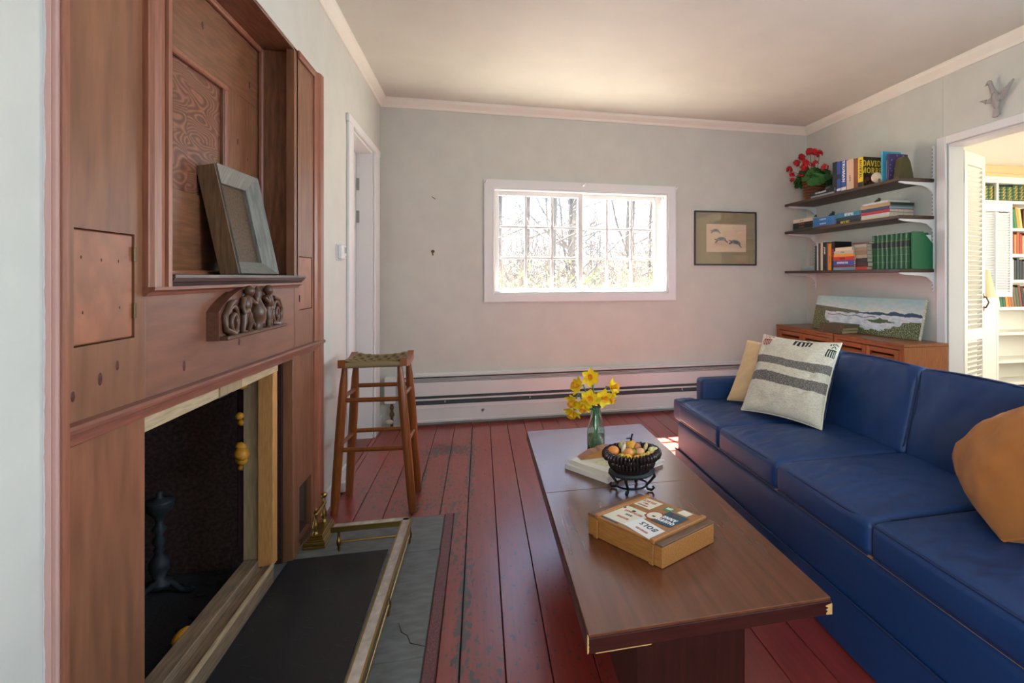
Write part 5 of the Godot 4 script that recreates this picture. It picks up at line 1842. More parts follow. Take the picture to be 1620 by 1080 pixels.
func vase():
	var c := Vector3(0.513, 0.4005, -2.63)
	var v := thing("glass_vase", "clear glass bottle vase half full of water holding daffodils", "vase", c)
	var out := [Vector2(0, 0.0), Vector2(0.034, 0.0), Vector2(0.039, 0.006), Vector2(0.040, 0.05), Vector2(0.040, 0.095), Vector2(0.034, 0.125), Vector2(0.025, 0.16), Vector2(0.021, 0.185), Vector2(0.022, 0.2), Vector2(0.028, 0.214)]
	var inn := [Vector2(0.026, 0.2145), Vector2(0.0198, 0.2), Vector2(0.0188, 0.185), Vector2(0.0228, 0.16), Vector2(0.0318, 0.124), Vector2(0.0376, 0.095), Vector2(0.0374, 0.05), Vector2(0.036, 0.010), Vector2(0.0, 0.008)]
	var m := B.new()
	m.lathe(out + inn, 32)
	part("glass", m, M.vase_glass, v)
	m = B.new()
	m.lathe([Vector2(0, 0.0082), Vector2(0.0358, 0.0102), Vector2(0.0372, 0.05), Vector2(0.0374, 0.085), Vector2(0, 0.085)], 32)
	part("water", m, M.water, v)
	# daffodils: head (world), facing
	var heads := [[Vector3(0.490, 0.738, -2.64), Vector3(-0.3, 0.2, 0.8), "daffodil standing highest in the vase"], [Vector3(0.425, 0.706, -2.62), Vector3(-0.9, 0.3, 0.4), "daffodil turned sideways left of the highest one"], [Vector3(0.405, 0.640, -2.60), Vector3(-0.7, -0.5, 0.5), "daffodil drooping outermost over the vase's side"], [Vector3(0.472, 0.655, -2.575), Vector3(-0.1, 0.1, 1.0), "daffodil facing the room in the middle of the bunch"],
		[Vector3(0.535, 0.655, -2.57), Vector3(0.25, 0.0, 1.0), "daffodil facing the room on the sofa side of the bunch"], [Vector3(0.59, 0.692, -2.62), Vector3(0.8, 0.3, 0.6), "daffodil reaching out highest towards the sofa"], [Vector3(0.40, 0.592, -2.60), Vector3(-0.5, -0.7, 0.5), "daffodil hanging lowest beside the vase neck"], [Vector3(0.573, 0.648, -2.60), Vector3(0.6, -0.6, 0.6), "daffodil nodding under the one that reaches to the sofa"], [Vector3(0.445, 0.622, -2.58), Vector3(-0.3, -0.6, 0.8), "daffodil half hidden among the drooping ones"]]
	for k in heads.size():
		var h: Vector3 = heads[k][0]
		var f: Vector3 = heads[k][1].normalized()
		var n := thing("daffodil", "yellow " + heads[k][2], "flower", c, 0.0, "daffodils in the glass vase")
		var rel := h - c
		var a := TAU * k / 9.0
		var b := B.new()
		b.tube([Vector3(cos(a) * 0.024, 0.012, sin(a) * 0.024), Vector3(cos(a + 2.6) * 0.01, 0.12, sin(a + 2.6) * 0.01), Vector3(cos(a + 2.8) * 0.012, 0.19, sin(a + 2.8) * 0.012), Vector3(rel.x * 0.55, rel.y * 0.6 + 0.09, rel.z * 0.5), rel - f * 0.035 + Vector3(0, 0.012, 0), rel - f * 0.012], [0.0042, 0.0042, 0.004, 0.0036, 0.003, 0.003], 7)
		part("stem", b, M.stem, n)
		var bs := Basis.looking_at(-f) if absf(f.y) < 0.98 else Basis.IDENTITY
		for j in 6:
			b = B.new()
			b.xf = Transform3D(bs * Basis(Vector3.BACK, TAU * j / 6.0 + k), rel)
			var tw := 0.25 * (j % 2)
			b.surf(4, 6, func(u: float, w: float):
				var wd := 0.0155 * sin(PI * clampf(w * 0.82 + 0.14, 0, 1))
				var x := (u * 2 - 1) * wd
				return Vector3(x, 0.006 + 0.038 * w, -0.004 + 0.012 * w * w - 0.004 * (1 - pow(u * 2 - 1, 2)) + tw * 0.012 * w))
			part("petal", b, M.petal_yellow, n)
		b = B.new()
		b.xf = Transform3D(bs * Basis(Vector3.RIGHT, PI / 2), rel)
		var pr := []
		for e in [[0.007, -0.004], [0.009, 0.006], [0.011, 0.018], [0.016, 0.027]]:
			pr.append(Vector2(e[0], e[1]))
		b.lathe(pr + [Vector2(0.0145, 0.027), Vector2(0.009, 0.016), Vector2(0.004, 0.002), Vector2(0, 0.002)], 12)
		part("trumpet", b, M.trumpet, n)
		b = B.new()
		b.ell(rel - f * 0.016 + Vector3(0, 0.004, 0), Vector3(0.005, 0.005, 0.011), 8, 5, bs)
		part("sheath", b, M.spathe, n)

# ---------------------------------------------------------------- things on the walls
func wall_things():
	# thermostat
	var t := thing("thermostat", "small white thermostat with a grey display on the wall beside the door", "thermostat", Vector3(L, 1.34, -3.60))
	boxp("back_plate", 0.0, 0.006, -0.045, 0.045, -0.06, 0.06, M.white, t, 0.002)
	boxp("body", 0.006, 0.032, -0.04, 0.04, -0.052, 0.052, M.white, t, 0.005)
	boxp("display", 0.032, 0.0328, -0.005, 0.028, -0.04, 0.0, M.screen, t, 0.0)
	for z in [-0.03, -0.015]:
		boxp("button", 0.032, 0.0345, -0.03, -0.02, z - 0.005, z + 0.005, M.heater, t, 0.001)
	# turtle print
	var p := thing("framed_print", "framed print of three turtles in an olive mat on the window wall", "picture", Vector3(2.192, 1.556, ZB))
	var fw := 0.308
	var fh := 0.249
	var f := frame_shape(-fw, fw, -fh, fh, 0.012, 0.003, 0.022)
	part("frame", f, mt("print_frame", "2a1612", 0.35), p)
	boxp("mat", -fw + 0.01, fw - 0.01, -fh + 0.01, fh - 0.01, 0.004, 0.009, mt("print_mat", "9a8c4e", 0.8, {tex = M.rush.albedo_texture, scale = Vector3(1, 6, 1)}), p, 0.0)
	boxp("print_paper", -0.19, 0.205, -0.125, 0.13, 0.009, 0.0095, mt("print_paper", "d8bf9c", 0.8), p, 0.0)
	boxp("glass", -fw + 0.012, fw - 0.012, -fh + 0.012, fh - 0.012, 0.0135, 0.0155, M.picture_glass, p, 0.0)
	var ink := mt("turtle_shell", "5c7272", 0.8)
	var ink2 := mt("turtle_dark", "27363a", 0.8)
	for e in [[-0.10, 0.066, 0.038, 0.0], [-0.045, -0.012, 0.05, 0.05], [0.10, -0.04, 0.052, -0.25]]:
		var b := B.new()
		b.xf = Transform3D(Basis(Vector3.BACK, e[3]), Vector3(e[0], e[1], 0.0096))
		var poly := []
		for k in 17:
			var a := PI * k / 16.0
			poly.append(Vector2(cos(a) * e[2], sin(a) * e[2] * 0.62 - e[2] * 0.1))
		poly.append(Vector2(-e[2] * 0.5, -e[2] * 0.22))
		poly.append(Vector2(e[2] * 0.5, -e[2] * 0.22))
		b.prism(poly, 0.0, 0.0004)
		part("turtle", b, ink, p)
		b = B.new()
		b.xf = Transform3D(Basis(Vector3.BACK, e[3]), Vector3(e[0], e[1], 0.0102))
		b.prism([Vector2(e[2] * 0.75, 0.0), Vector2(e[2] * 1.35, -e[2] * 0.5), Vector2(e[2] * 1.2, -e[2] * 0.62), Vector2(e[2] * 0.55, -e[2] * 0.15)], 0, 0.0003)
		b.prism([Vector2(-e[2] * 0.75, 0.0), Vector2(-e[2] * 1.3, -e[2] * 0.42), Vector2(-e[2] * 1.1, -e[2] * 0.6), Vector2(-e[2] * 0.55, -e[2] * 0.15)], 0, 0.0003)
		b.prism([Vector2(-e[2] * 0.85, e[2] * 0.1), Vector2(-e[2] * 1.4, e[2] * 0.22), Vector2(-e[2] * 1.35, e[2] * 0.02), Vector2(-e[2] * 0.85, -e[2] * 0.1)], 0, 0.0003)
		b.ell(Vector3(0, e[2] * 0.2, 0), Vector3(e[2] * 0.55, e[2] * 0.16, 0.0004), 12, 4)
		part("turtle_marking", b, ink2, p)
	# wall hook left of the window
	var hk := B.new()
	hk.ell(Vector3(0, 0.012, 0.006), Vector3(0.014, 0.012, 0.006), 10, 6)
	hk.tube([Vector3(0, 0.005, 0.008), Vector3(0, -0.012, 0.014), Vector3(0.003, -0.02, 0.02)], 0.004, 6)
	solo("wall_hook", hk, M.hinge, "little metal hook on the bare wall left of the window", "hook", Vector3(-0.374, 1.396, ZB))
	hk = B.new()
	hk.tube([Vector3(-0.012, 0.01, 0.002), Vector3(0, 0, 0.012), Vector3(0.014, -0.008, 0.002)], 0.003, 6)
	solo("bent_nail", hk, M.hinge, "tiny bent nail high on the wall above the little hook", "nail", Vector3(-0.369, 1.843, ZB))
	# bird ornament
	var b := thing("bird_ornament", "whitewashed bird ornament with spread wings above the doorway", "ornament", Vector3(R - 0.022, 2.27, -2.855))
	b.basis = Basis(Vector3(0, 0, 1), Vector3(0, 1, 0), Vector3(-1, 0, 0))
	var m := B.new()
	m.ell(Vector3(0, 0.0, 0), Vector3(0.028, 0.058, 0.02), 14, 9, Basis(Vector3.BACK, 0.12))
	m.tube([Vector3(-0.006, 0.04, 0.004), Vector3(-0.02, 0.08, 0.008), Vector3(-0.028, 0.104, 0.01)], [0.018, 0.014, 0.013], 10)
	m.ell(Vector3(-0.034, 0.112, 0.012), Vector3(0.019, 0.015, 0.013), 12, 7)
	part("body", m, M.plaster, b)
	m = B.new()
	m.tube([Vector3(-0.05, 0.11, 0.012), Vector3(-0.066, 0.103, 0.012)], [0.006, 0.001], 6)
	part("beak", m, M.plaster, b)
	m = B.new()
	m.prism([Vector2(-0.012, -0.04), Vector2(0.014, -0.042), Vector2(0.032, -0.095), Vector2(0.01, -0.106), Vector2(-0.022, -0.1)], -0.006, 0.004)
	part("tail", m, M.plaster, b)
	for w in [[Vector2(0.018, 0.015), Vector2(0.05, 0.03), Vector2(0.13, 0.085), Vector2(0.085, 0.02), Vector2(0.05, -0.01), Vector2(0.022, -0.015)], [Vector2(-0.018, 0.02), Vector2(-0.055, 0.012), Vector2(-0.105, 0.018), Vector2(-0.06, -0.006), Vector2(-0.022, -0.014)]]:
		m = B.new()
		m.prism(w, 0.0, 0.012)
		for k in 4:
			var a: Vector2 = w[1].lerp(w[-2], k / 3.0)
			var e: Vector2 = w[2].lerp(w[3], k / 4.0)
			m.tube([Vector3(a.x, a.y, 0.012), Vector3(e.x, e.y, 0.012)], [0.005, 0.002], 6)
		part("wing", m, M.plaster, b)

# ---------------------------------------------------------------- wall shelves
func shelves():
	var tops := [1.875, 1.62, 1.255]
	var nm := ["top", "middle", "bottom"]
	# slotted standards
	for z in [-4.84, -3.375]:
		var s := thing("shelf_standard", "white slotted shelf standard on the wall %s" % ["in the corner behind the flower basket" if z < -4 else "beside the doorway casing"], "shelf rail", Vector3(R, 0, z))
		boxp("rail", -0.012, 0.0, 1.10, 2.105, -0.008, 0.008, M.white, s, 0.001)
		var sl := B.new()
		sl.bx(-0.0124, -0.0121, 0, 0.014, -0.003, 0.003)
		var sm := sl.done()
		for k in 38:
			part("slot_shade", sm, M.slot_shade, s, Vector3(0, 1.11 + 0.026 * k, 0))  # flat dark piece painted as the shade in each hole
	for k in 3:
		var y: float = tops[k]
		var m := B.new()
		m.bx(2.745, R - 0.014, y - 0.022, y, -4.90, -3.355, 0.002)
		solo("wall_shelf", m, M.shelf_board, "dark wooden wall shelf, %s of three in the corner" % nm[k], "shelf")
		for z in [-4.84, -3.375]:
			var b := B.new()
			b.xf = Transform3D(Basis(Vector3(1, 0, 0), Vector3(0, 1, 0), Vector3(0, 0, 1)), Vector3(0, 0, z))
			var poly := [Vector2(R - 0.0125, y - 0.0235), Vector2(2.752, y - 0.0235), Vector2(2.752, y - 0.032), Vector2(2.80, y - 0.040), Vector2(2.93, y - 0.046), Vector2(2.975, y - 0.056), Vector2(3.0, y - 0.075), Vector2(R - 0.0125, y - 0.092)]
			b.prism(poly, -0.006, 0.006)
			solo("shelf_bracket", b, M.white, "white curved metal bracket under the %s shelf %s" % [nm[k], "in the corner" if z < -4 else "beside the doorway"], "bracket")
	top_shelf(tops[0])
	middle_shelf(tops[1])
	bottom_shelf(tops[2])

func stack(x: float, y: float, zc: float, list: Array):
	# list of [w, h(along z), t, colour, label, options]
	for e in list:
		var o: Dictionary = e[5] if e.size() > 5 else {}
		book(Vector3(x + o.get("in", 0.0), y + 0.0004, zc + o.get("dz", 0.0)), e[0], e[1], e[2], e[3], 1, e[4], o)
		y += e[2] + 0.0006

func top_shelf(y: float):
	flower_basket(Vector3(2.885, y, -4.63))
	stack(2.79, y, -4.36, [[0.14, 0.34, 0.024, "8fa3ab", "grey-blue book lying under the black one beside the basket"], [0.15, 0.36, 0.034, "15181c", "black hardback lying on a grey-blue book beside the basket", {title = "THE LONG GOODBYE", size = 0.014, ink = "e8e8e8", wide = 0.9}]])
	book(Vector3(2.80, y, -4.192), 0.17, 0.262, 0.055, "1a1d22", 0, "black upright hardback left of the blue ones, top shelf", {band = [[0.1, 0.16, "3a4a5a"]]})
	book(Vector3(2.80, y, -4.133), 0.17, 0.256, 0.056, "2c4f96", 0, "royal blue upright book with pictures on its spine, top shelf", {band = [[0.45, 0.6, "1d2a3a"], [0.08, 0.15, "e0e0e0"]]})
	book(Vector3(2.80, y, -4.068), 0.17, 0.252, 0.064, "33569f", 0, "blue upright book titled TRUMAN on the top shelf", {title = "TRUMAN", size = 0.034, up = 0.66, band = [[0.06, 0.16, "e6e2d6"]]})
	book(Vector3(2.80, y, -3.986), 0.17, 0.245, 0.088, "d9b99c", 0, "thick beige upright book on the top shelf", {title = "LIFE", size = 0.02, ink = "6a4a3a", up = 0.4})
	book(Vector3(2.80, y, -3.913), 0.16, 0.238, 0.048, "8a4a28", 0, "brown upright book between beige and yellow ones, top shelf")
	var n := book(Vector3(2.80, y, -3.855), 0.175, 0.236, 0.062, "e6c92c", 0, "yellow-spined book whose dark cover reads DAVID MORREL, top shelf", {title = "MORREL", size = 0.03, ink = "1c1c1c", up = 0.62, band = [[0.04, 0.2, "2a2622"]]})
	var m := B.new()
	m.bx(0.002, 0.174, 0.001, 0.235, 0.0312, 0.0318)
	part("cover_art", m, bm("241c18", 0.35), n)
	text("DAVID", 0.046, bm("f0cf2a"), n, Transform3D(Basis.IDENTITY, Vector3(0.075, 0.186, 0.0322)), 0.88)
	text("MORREL", 0.046, bm("f0cf2a"), n, Transform3D(Basis.IDENTITY, Vector3(0.087, 0.132, 0.0322)), 0.86)
	for k in 7:
		var b := B.new()
		b.ell(Vector3(0.02 + 0.022 * k, 0.05 + 0.02 * sin(k * 2.1), 0.0318), Vector3(0.014, 0.02, 0.0005), 8, 4, Basis(Vector3.BACK, k))
		part("cover_print", b, bm("6a3a20"), n)
	m = B.new()
	m.xf = Transform3D(Basis(Vector3.BACK, -0.0), Vector3.ZERO)
	n = book(Vector3(2.81, y, -3.625), 0.155, 0.232, 0.018, "46a8c8", 0, "turquoise book standing cover outwards on the top shelf")
	boxp("cover_print", 0.03, 0.07, 0.03, 0.17, 0.0092, 0.0096, bm("dfe4ea"), n, 0.0)
	n = book(Vector3(2.81, y, -3.56), 0.16, 0.203, 0.016, "4a3a66", 0, "purple patterned book standing behind the olive stone, top shelf")
	for k in 40:
		var b := B.new()
		b.ell(Vector3(rng.randf_range(0.01, 0.15), rng.randf_range(0.01, 0.195), 0.0082), Vector3(0.005, 0.008, 0.0004), 6, 4, Basis(Vector3.BACK, rng.randf() * 3))
		part("cover_print", b, bm("8f84a8"), n)
	m = B.new()
	m.xf = Transform3D(Basis(Vector3(1, 0, 0), Vector3(0, 1, 0), Vector3(0, 0, 1)), Vector3(2.80, y, -3.47))
	m.prism([Vector2(0, 0), Vector2(0.125, 0), Vector2(0.12, 0.05), Vector2(0.098, 0.13), Vector2(0.08, 0.158), Vector2(0.05, 0.163), Vector2(0.032, 0.15), Vector2(0.012, 0.05)], -0.03, 0.03, true)
	solo("olive_bookend", m, M.olive, "olive brown stone bookend tapering to the top, top shelf", "bookend")
	# shell
	var sh := thing("sea_shell", "round cream sea shell in front of the book covers, top shelf", "shell", Vector3(2.785, y, -3.68))
	m = B.new()
	for k in 40:
		var a := k * 0.36
		var r := 0.040 * exp(-k * 0.055)
		m.ell(Vector3(cos(a) * r * 0.35, 0.042 + sin(a) * r * 0.35, 0.028 - 0.03 * (1 - exp(-k * 0.04))), Vector3(r, r, r * 0.8), 10, 7)
	part("whorls", m, M.shell, sh)
	m = B.new()
	m.ell(Vector3(0.004, 0.022, 0.056), Vector3(0.012, 0.016, 0.005), 10, 6)
	part("mouth", m, bm("8a6a50"), sh)

func flower_basket(c: Vector3):
	var b := thing("wicker_basket", "tall brown wicker basket holding the red geranium, top shelf", "basket", c)
	var m := B.new()
	m.lathe([Vector2(0, 0.002), Vector2(0.07, 0.002), Vector2(0.098, 0.175), Vector2(0.092, 0.175), Vector2(0.066, 0.01)], 20)
	m.lathe([Vector2(0.0, 0.15), Vector2(0.09, 0.15)], 16)
	part("lining", m, bm("3a2216", 0.8), b)
	for k in 14:
		m = B.new()
		var y := 0.006 + 0.0128 * k
		var r := 0.0725 + 0.028 * y / 0.175
		var pts := []
		for j in 41:
			var a := TAU * j / 40.0
			pts.append(Vector3(cos(a), 0, sin(a)) * (r + 0.003 * (1 if (j + k) % 2 else -1)) + Vector3(0, y, 0))
		m.tube(pts, 0.0062, 5, false)
		part("cane", m, M.wicker if k % 2 else M.stool_wood, b)
	var g := thing("geranium", "red-flowered geranium with round green leaves in the wicker basket", "plant", c + Vector3(0, 0.15, 0))
	var lf := B.new()
	lf.g = 0
	for sg in [1.0, -1.0]:
		for k in 16:
			var p := func(kk): 
				var a: float = TAU * kk / 16.0 + 0.2
				var r: float = 0.034 * (1.0 - 0.3 * pow(maxf(cos(a), 0), 8)) * (1.0 + 0.06 * cos(a * 7))
				return Vector3(-cos(a) * r, 0.006 + 0.006 * sin(a * 7) + (0.0006 if sg > 0 else 0.0), sin(a) * r)
			var o := Vector3(0, -0.003 + (0.0006 if sg > 0 else 0.0), 0)
			if sg > 0:
				lf.t(o, p.call(k), p.call(k + 1))
			else:
				lf.t(o, p.call(k + 1), p.call(k))
	var lm := lf.done()
	var r2 := RandomNumberGenerator.new()
	r2.seed = 77
	for k in 80:
		var a := r2.randf_range(0, TAU)
		var e := r2.randf_range(-0.15, 1.1)
		var rr := 0.15 * cos(e * 0.8) * r2.randf_range(0.7, 1.05)
		var p := Vector3(cos(a) * rr, 0.02 + 0.11 * sin(e), sin(a) * rr * 1.15)
		p.x = minf(p.x, 0.125)
		var o := part("leaf", lm, M.leaf if k % 3 else M.leaf_dark, g, p)
		var nn := (Vector3(cos(a) * cos(e), sin(e) + 0.35, sin(a) * cos(e)) + Vector3(r2.randf_range(-1, 1), r2.randf_range(-1, 1), r2.randf_range(-1, 1)) * 0.4).normalized()
		var xa := nn.cross(Vector3(r2.randf_range(-1, 1), 0.3, r2.randf_range(-1, 1))).normalized()
		o.basis = Basis(xa, nn, xa.cross(nn)) * Basis.from_scale(Vector3.ONE * r2.randf_range(0.75, 1.2))
	# stems to the flower heads, and the heads
	var fl := B.new()
	for k in 5:
		var a := TAU * k / 5.0
		fl.ell(Vector3(cos(a) * 0.008, 0.002, sin(a) * 0.008), Vector3(0.0078, 0.002, 0.006), 7, 4, Basis(Vector3.UP, -a))
	var fm := fl.done()
	var hs := [[-0.02, 0.30, -0.04, 14], [-0.03, 0.275, 0.06, 12], [-0.05, 0.27, -0.13, 12], [-0.02, 0.25, 0.12, 12], [-0.06, 0.22, -0.19, 8], [-0.08, 0.19, -0.01, 9], [-0.1, 0.15, 0.06, 7], [-0.1, 0.10, -0.03, 12], [-0.1, 0.17, -0.25, 7], [-0.09, 0.115, -0.23, 8], [-0.07, 0.155, 0.13, 6], [-0.05, 0.11, 0.24, 8], [-0.05, 0.16, -0.08, 7], [-0.09, 0.06, -0.2, 5], [-0.1, 0.135, 0.01, 8]]
	for h in hs:
		var hp := Vector3(h[0], h[1], h[2])
		m = B.new()
		m.tube([Vector3(h[0] * 0.3, 0.03, h[2] * 0.35), Vector3(h[0] * 0.6, h[1] * 0.6 + 0.02, h[2] * 0.7), hp], [0.003, 0.0025, 0.002], 5)
		var stem := part("flower_stem", m, M.leaf_dark, g)
		for k in h[3]:
			var d := Vector3(r2.randf_range(-1, 1), r2.randf_range(-0.5, 1), r2.randf_range(-1, 1)).normalized()
			var o := part("blossom", fm, M.petal_red, stem, hp + d * r2.randf_range(0.014, 0.03))
			var xa := d.cross(Vector3(0.3, 0.2, 1)).normalized()
			o.basis = Basis(xa, d, xa.cross(d)) * Basis.from_scale(Vector3.ONE * r2.randf_range(1.15, 1.6))

func middle_shelf(y: float):
	stack(2.80, y, -4.68, [[0.15, 0.33, 0.018, "2f5f40", "green book lying lowest in the corner pile, middle shelf", {edge = "e6e2d6"}], [0.15, 0.33, 0.026, "1d1a1c", "black book lying second in the corner pile, middle shelf", {title = "STALINGRAD", size = 0.012, ink = "a86a4a"}], [0.15, 0.33, 0.026, "221e20", "black book lying third in the corner pile, middle shelf", {title = "THE HUNTERS", size = 0.012, ink = "a86a4a"}], [0.16, 0.33, 0.032, "d9cdb8", "cream book lying on top of the corner pile, middle shelf", {title = "BRITAIN", size = 0.014, ink = "8a7a68"}]])
	stack(2.80, y, -4.345, [[0.15, 0.31, 0.012, "7a2a24", "thin dark red book under two blue volumes, middle shelf"], [0.16, 0.32, 0.036, "2d6fae", "lower of two matching blue volumes, middle shelf", {title = "VOLUME ONE", size = 0.012}], [0.16, 0.32, 0.036, "2f76b6", "upper of two matching blue volumes, middle shelf", {title = "VOLUME TWO", size = 0.012}]])
	stack(2.80, y, -4.015, [[0.16, 0.31, 0.03, "14161a", "black book with yellow title lying lowest beside the blue volumes", {title = "NATCHEZ", size = 0.022, ink = "e8d23a", up = 0.62}], [0.16, 0.31, 0.024, "1f3550", "dark navy book between black and teal ones, middle shelf"], [0.16, 0.31, 0.034, "2d7f9a", "teal book titled NYMPHS lying on the navy one", {title = "NYMPHS", size = 0.024, up = 0.45}]])
	stack(2.80, y, -3.69, [[0.215, 0.31, 0.018, "d8c4a0", "cream book lying lowest in the pile beside the doorway, middle shelf"], [0.21, 0.31, 0.022, "d5d2cc", "off-white book second in the pile beside the doorway"], [0.205, 0.32, 0.022, "b82438", "crimson book in the pile beside the doorway, middle shelf"], [0.205, 0.31, 0.022, "2a3f66", "navy book with pale edges in the pile beside the doorway", {edge = "8aa6b0"}], [0.21, 0.33, 0.026, "b59a6a", "tan-spined dark green bound book high in the pile beside the doorway", {edge = "163430"}], [0.19, 0.29, 0.014, "cfd6da", "thin pale book on top of the pile beside the doorway", {edge = "cfcac0"}]])
	for e in [[-4.30, 0.0868, 0.022, "small dark stone frog on the blue volumes, middle shelf"], [-3.72, 0.1272, 0.02, "small dark green leaf-shaped ornament on the doorway pile, middle shelf"], [-4.55, 0.1046, 0.012, "little grey block at the end of the cream book, middle shelf"]]:
		var n := thing("ornament", e[3], "ornament", Vector3(2.85, y + e[1], e[0]))
		var m := B.new()
		var r: float = e[2]
		m.ell(Vector3(0, r * 0.7, 0), Vector3(r * 0.9, r * 0.7, r * 1.1), 10, 7)
		m.ell(Vector3(0, r * 1.3, r * 0.7), Vector3(r * 0.6, r * 0.5, r * 0.6), 10, 6)
		part("body", m, bm("3d4230", 0.5), n)
		m = B.new()
		for s in [-1, 1]:
			m.ell(Vector3(s * r * 0.8, r * 0.35, -r * 0.3), Vector3(r * 0.35, r * 0.35, r * 0.8), 8, 5)
			m.ell(Vector3(s * r * 0.35, r * 1.75, r * 0.6), Vector3(r * 0.2, r * 0.2, r * 0.2), 6, 4)
		part("limbs", m, bm("2c3024", 0.5), n)

func bottom_shelf(y: float):
	stack(2.80, y, -4.60, [[0.12, 0.20, 0.02, "8e9ea2", "lower of two small grey books in the corner, bottom shelf"], [0.12, 0.19, 0.02, "9dafb2", "upper of two small grey books in the corner, bottom shelf"]])
	var up := [[-4.465, 0.215, 0.03, "2c423a", "dark green upright book first in the row, bottom shelf"], [-4.440, 0.225, 0.016, "d8d4cc", "thin white upright book beside the dark green one, bottom shelf"], [-4.4115, 0.232, 0.034, "4a4640", "charcoal upright book in the row, bottom shelf"], [-4.377, 0.236, 0.03, "cfc2ab", "cream upright book in the row, bottom shelf"], [-4.333, 0.236, 0.052, "17171a", "thick black upright book in the row, bottom shelf"], [-4.294, 0.228, 0.02, "6a5e54", "brown-grey upright book beside the orange one, bottom shelf"], [-4.26, 0.222, 0.042, "e08a22", "orange upright book on the bottom shelf"], [-4.214, 0.236, 0.044, "1c1412", "black book with red letters behind the pile, bottom shelf"]]
	for e in up:
		var o := {}
		if e[3] == "17171a":
			o = {title = "JOHN", size = 0.02, up = 0.7}
		elif e[3] == "1c1412":
			o = {title = "RED", size = 0.03, ink = "c02a22", up = 0.6}
		elif e[3] == "e08a22":
			o = {title = "HISTORY", size = 0.012, ink = "3a2a1a", up = 0.4}
		book(Vector3(2.80, y, e[0]), 0.16, e[1], e[2], e[3], 0, e[4], o)
	stack(2.785, y, -4.05, [[0.15, 0.27, 0.022, "7f9fae", "pale blue book lying lowest in the colourful pile, bottom shelf"], [0.15, 0.27, 0.016, "8a2226", "thin dark red book lying second in the colourful pile"], [0.15, 0.27, 0.036, "2f55a6", "blue book with white title in the colourful pile, bottom shelf", {title = "MORNING STAR", size = 0.016}], [0.15, 0.28, 0.03, "c2301f", "bright red book in the colourful pile, bottom shelf", {title = "BERLIN", size = 0.016, ink = "2a0d0a"}], [0.15, 0.26, 0.022, "e0a030", "amber yellow book in the colourful pile, bottom shelf"], [0.14, 0.25, 0.024, "c9c3b4", "off-white book in the colourful pile, bottom shelf", {title = "LETTERS", size = 0.01, ink = "5a5048"}], [0.14, 0.22, 0.026, "e3d6b6", "cream book on top of the colourful pile, bottom shelf"]])
	stack(2.80, y, -3.855, [[0.14, 0.15, 0.022, "cf3a2a", "scarlet paperback lying under the leather ones, bottom shelf"], [0.15, 0.17, 0.034, "4a2218", "dark leather-bound book lying beside the green set, bottom shelf"], [0.15, 0.16, 0.03, "1c1a1a", "black book lying above the leather one, bottom shelf"], [0.15, 0.16, 0.026, "a89a86", "taupe book lying in the short pile beside the green set"], [0.15, 0.15, 0.03, "8f7a5c", "tan book lying in the short pile beside the green set"], [0.15, 0.15, 0.026, "9c8a6a", "khaki book lying high in the short pile beside the green set"], [0.15, 0.14, 0.022, "b8b4ac", "grey-white book near the top of the short pile"], [0.14, 0.2, 0.014, "6a4a34", "thin brown book on top of the short pile, bottom shelf"]])
	for k in 8:
		var z := -3.767 + 0.0495 * k
		var n := thing("bound_volume", "green leather-bound volume with raised gilt bands, one of a set", "book", Vector3(2.845, y, z), 0.0, "green bound set on the bottom shelf")
		var m := B.new()
		# rounded spine
		var poly := []
		for j in 9:
			var a := PI / 2 + PI * j / 8.0
			poly.append(Vector2(0.012 + cos(a) * 0.012, sin(a) * 0.0245))
		poly.append(Vector2(0.165, -0.0245))
		poly.append(Vector2(0.165, 0.0245))
		m.xf = Transform3D(Basis(Vector3(1, 0, 0), Vector3(0, 0, 1), Vector3(0, -1, 0)), Vector3.ZERO)
		m.prism(poly, -0.252, 0.0)
		part("cover", m, mt("volume_green", "1f5c35", 0.3) if not M.has("volume_green") else M.volume_green, n)
		m = B.new()
		m.xf = Transform3D(Basis(Vector3(1, 0, 0), Vector3(0, 0, 1), Vector3(0, -1, 0)), Vector3.ZERO)
		var rim := []
		for j in 9:
			var a := PI / 2 + PI * j / 8.0
			rim.append(Vector2(0.012 + cos(a) * 0.0145, sin(a) * 0.0247))
		rim.append(Vector2(0.014, -0.0247))
		rim.append(Vector2(0.014, 0.0247))
		for yy in [0.05, 0.10, 0.15, 0.20]:
			m.prism(rim, -yy - 0.004, -yy)
		part("raised_band", m, M.gold if false else mt("volume_band", "5f8a45", 0.3) if not M.has("volume_band") else M.volume_band, n)
		m = B.new()
		m.xf = Transform3D(Basis(Vector3(1, 0, 0), Vector3(0, 0, 1), Vector3(0, -1, 0)), Vector3(-0.0006, 0, 0))
		m.prism(rim, -0.198, -0.156)
		part("title_patch", m, bm("1c2a22", 0.35), n)
	var m := B.new()
	m.xf = Transform3D(Basis.IDENTITY, Vector3(2.85, y, -3.368))
	m.prism([Vector2(0, 0), Vector2(0.165, 0), Vector2(0.165, 0.175), Vector2(0.085, 0.256), Vector2(0, 0.256)], -0.007, 0.007)
	solo("slipcase_panel", m, bm("1d6a43", 0.5), "flat green slipcase end with a cut corner beside the bound set", "slipcase")
	m = B.new()
	m.bx(2.935, 3.015, y, y + 0.235, -3.3875, -3.3765)
	solo("paper_folder", m, bm("e6e6e6"), "white paper folder peeking out behind the green slipcase", "folder")

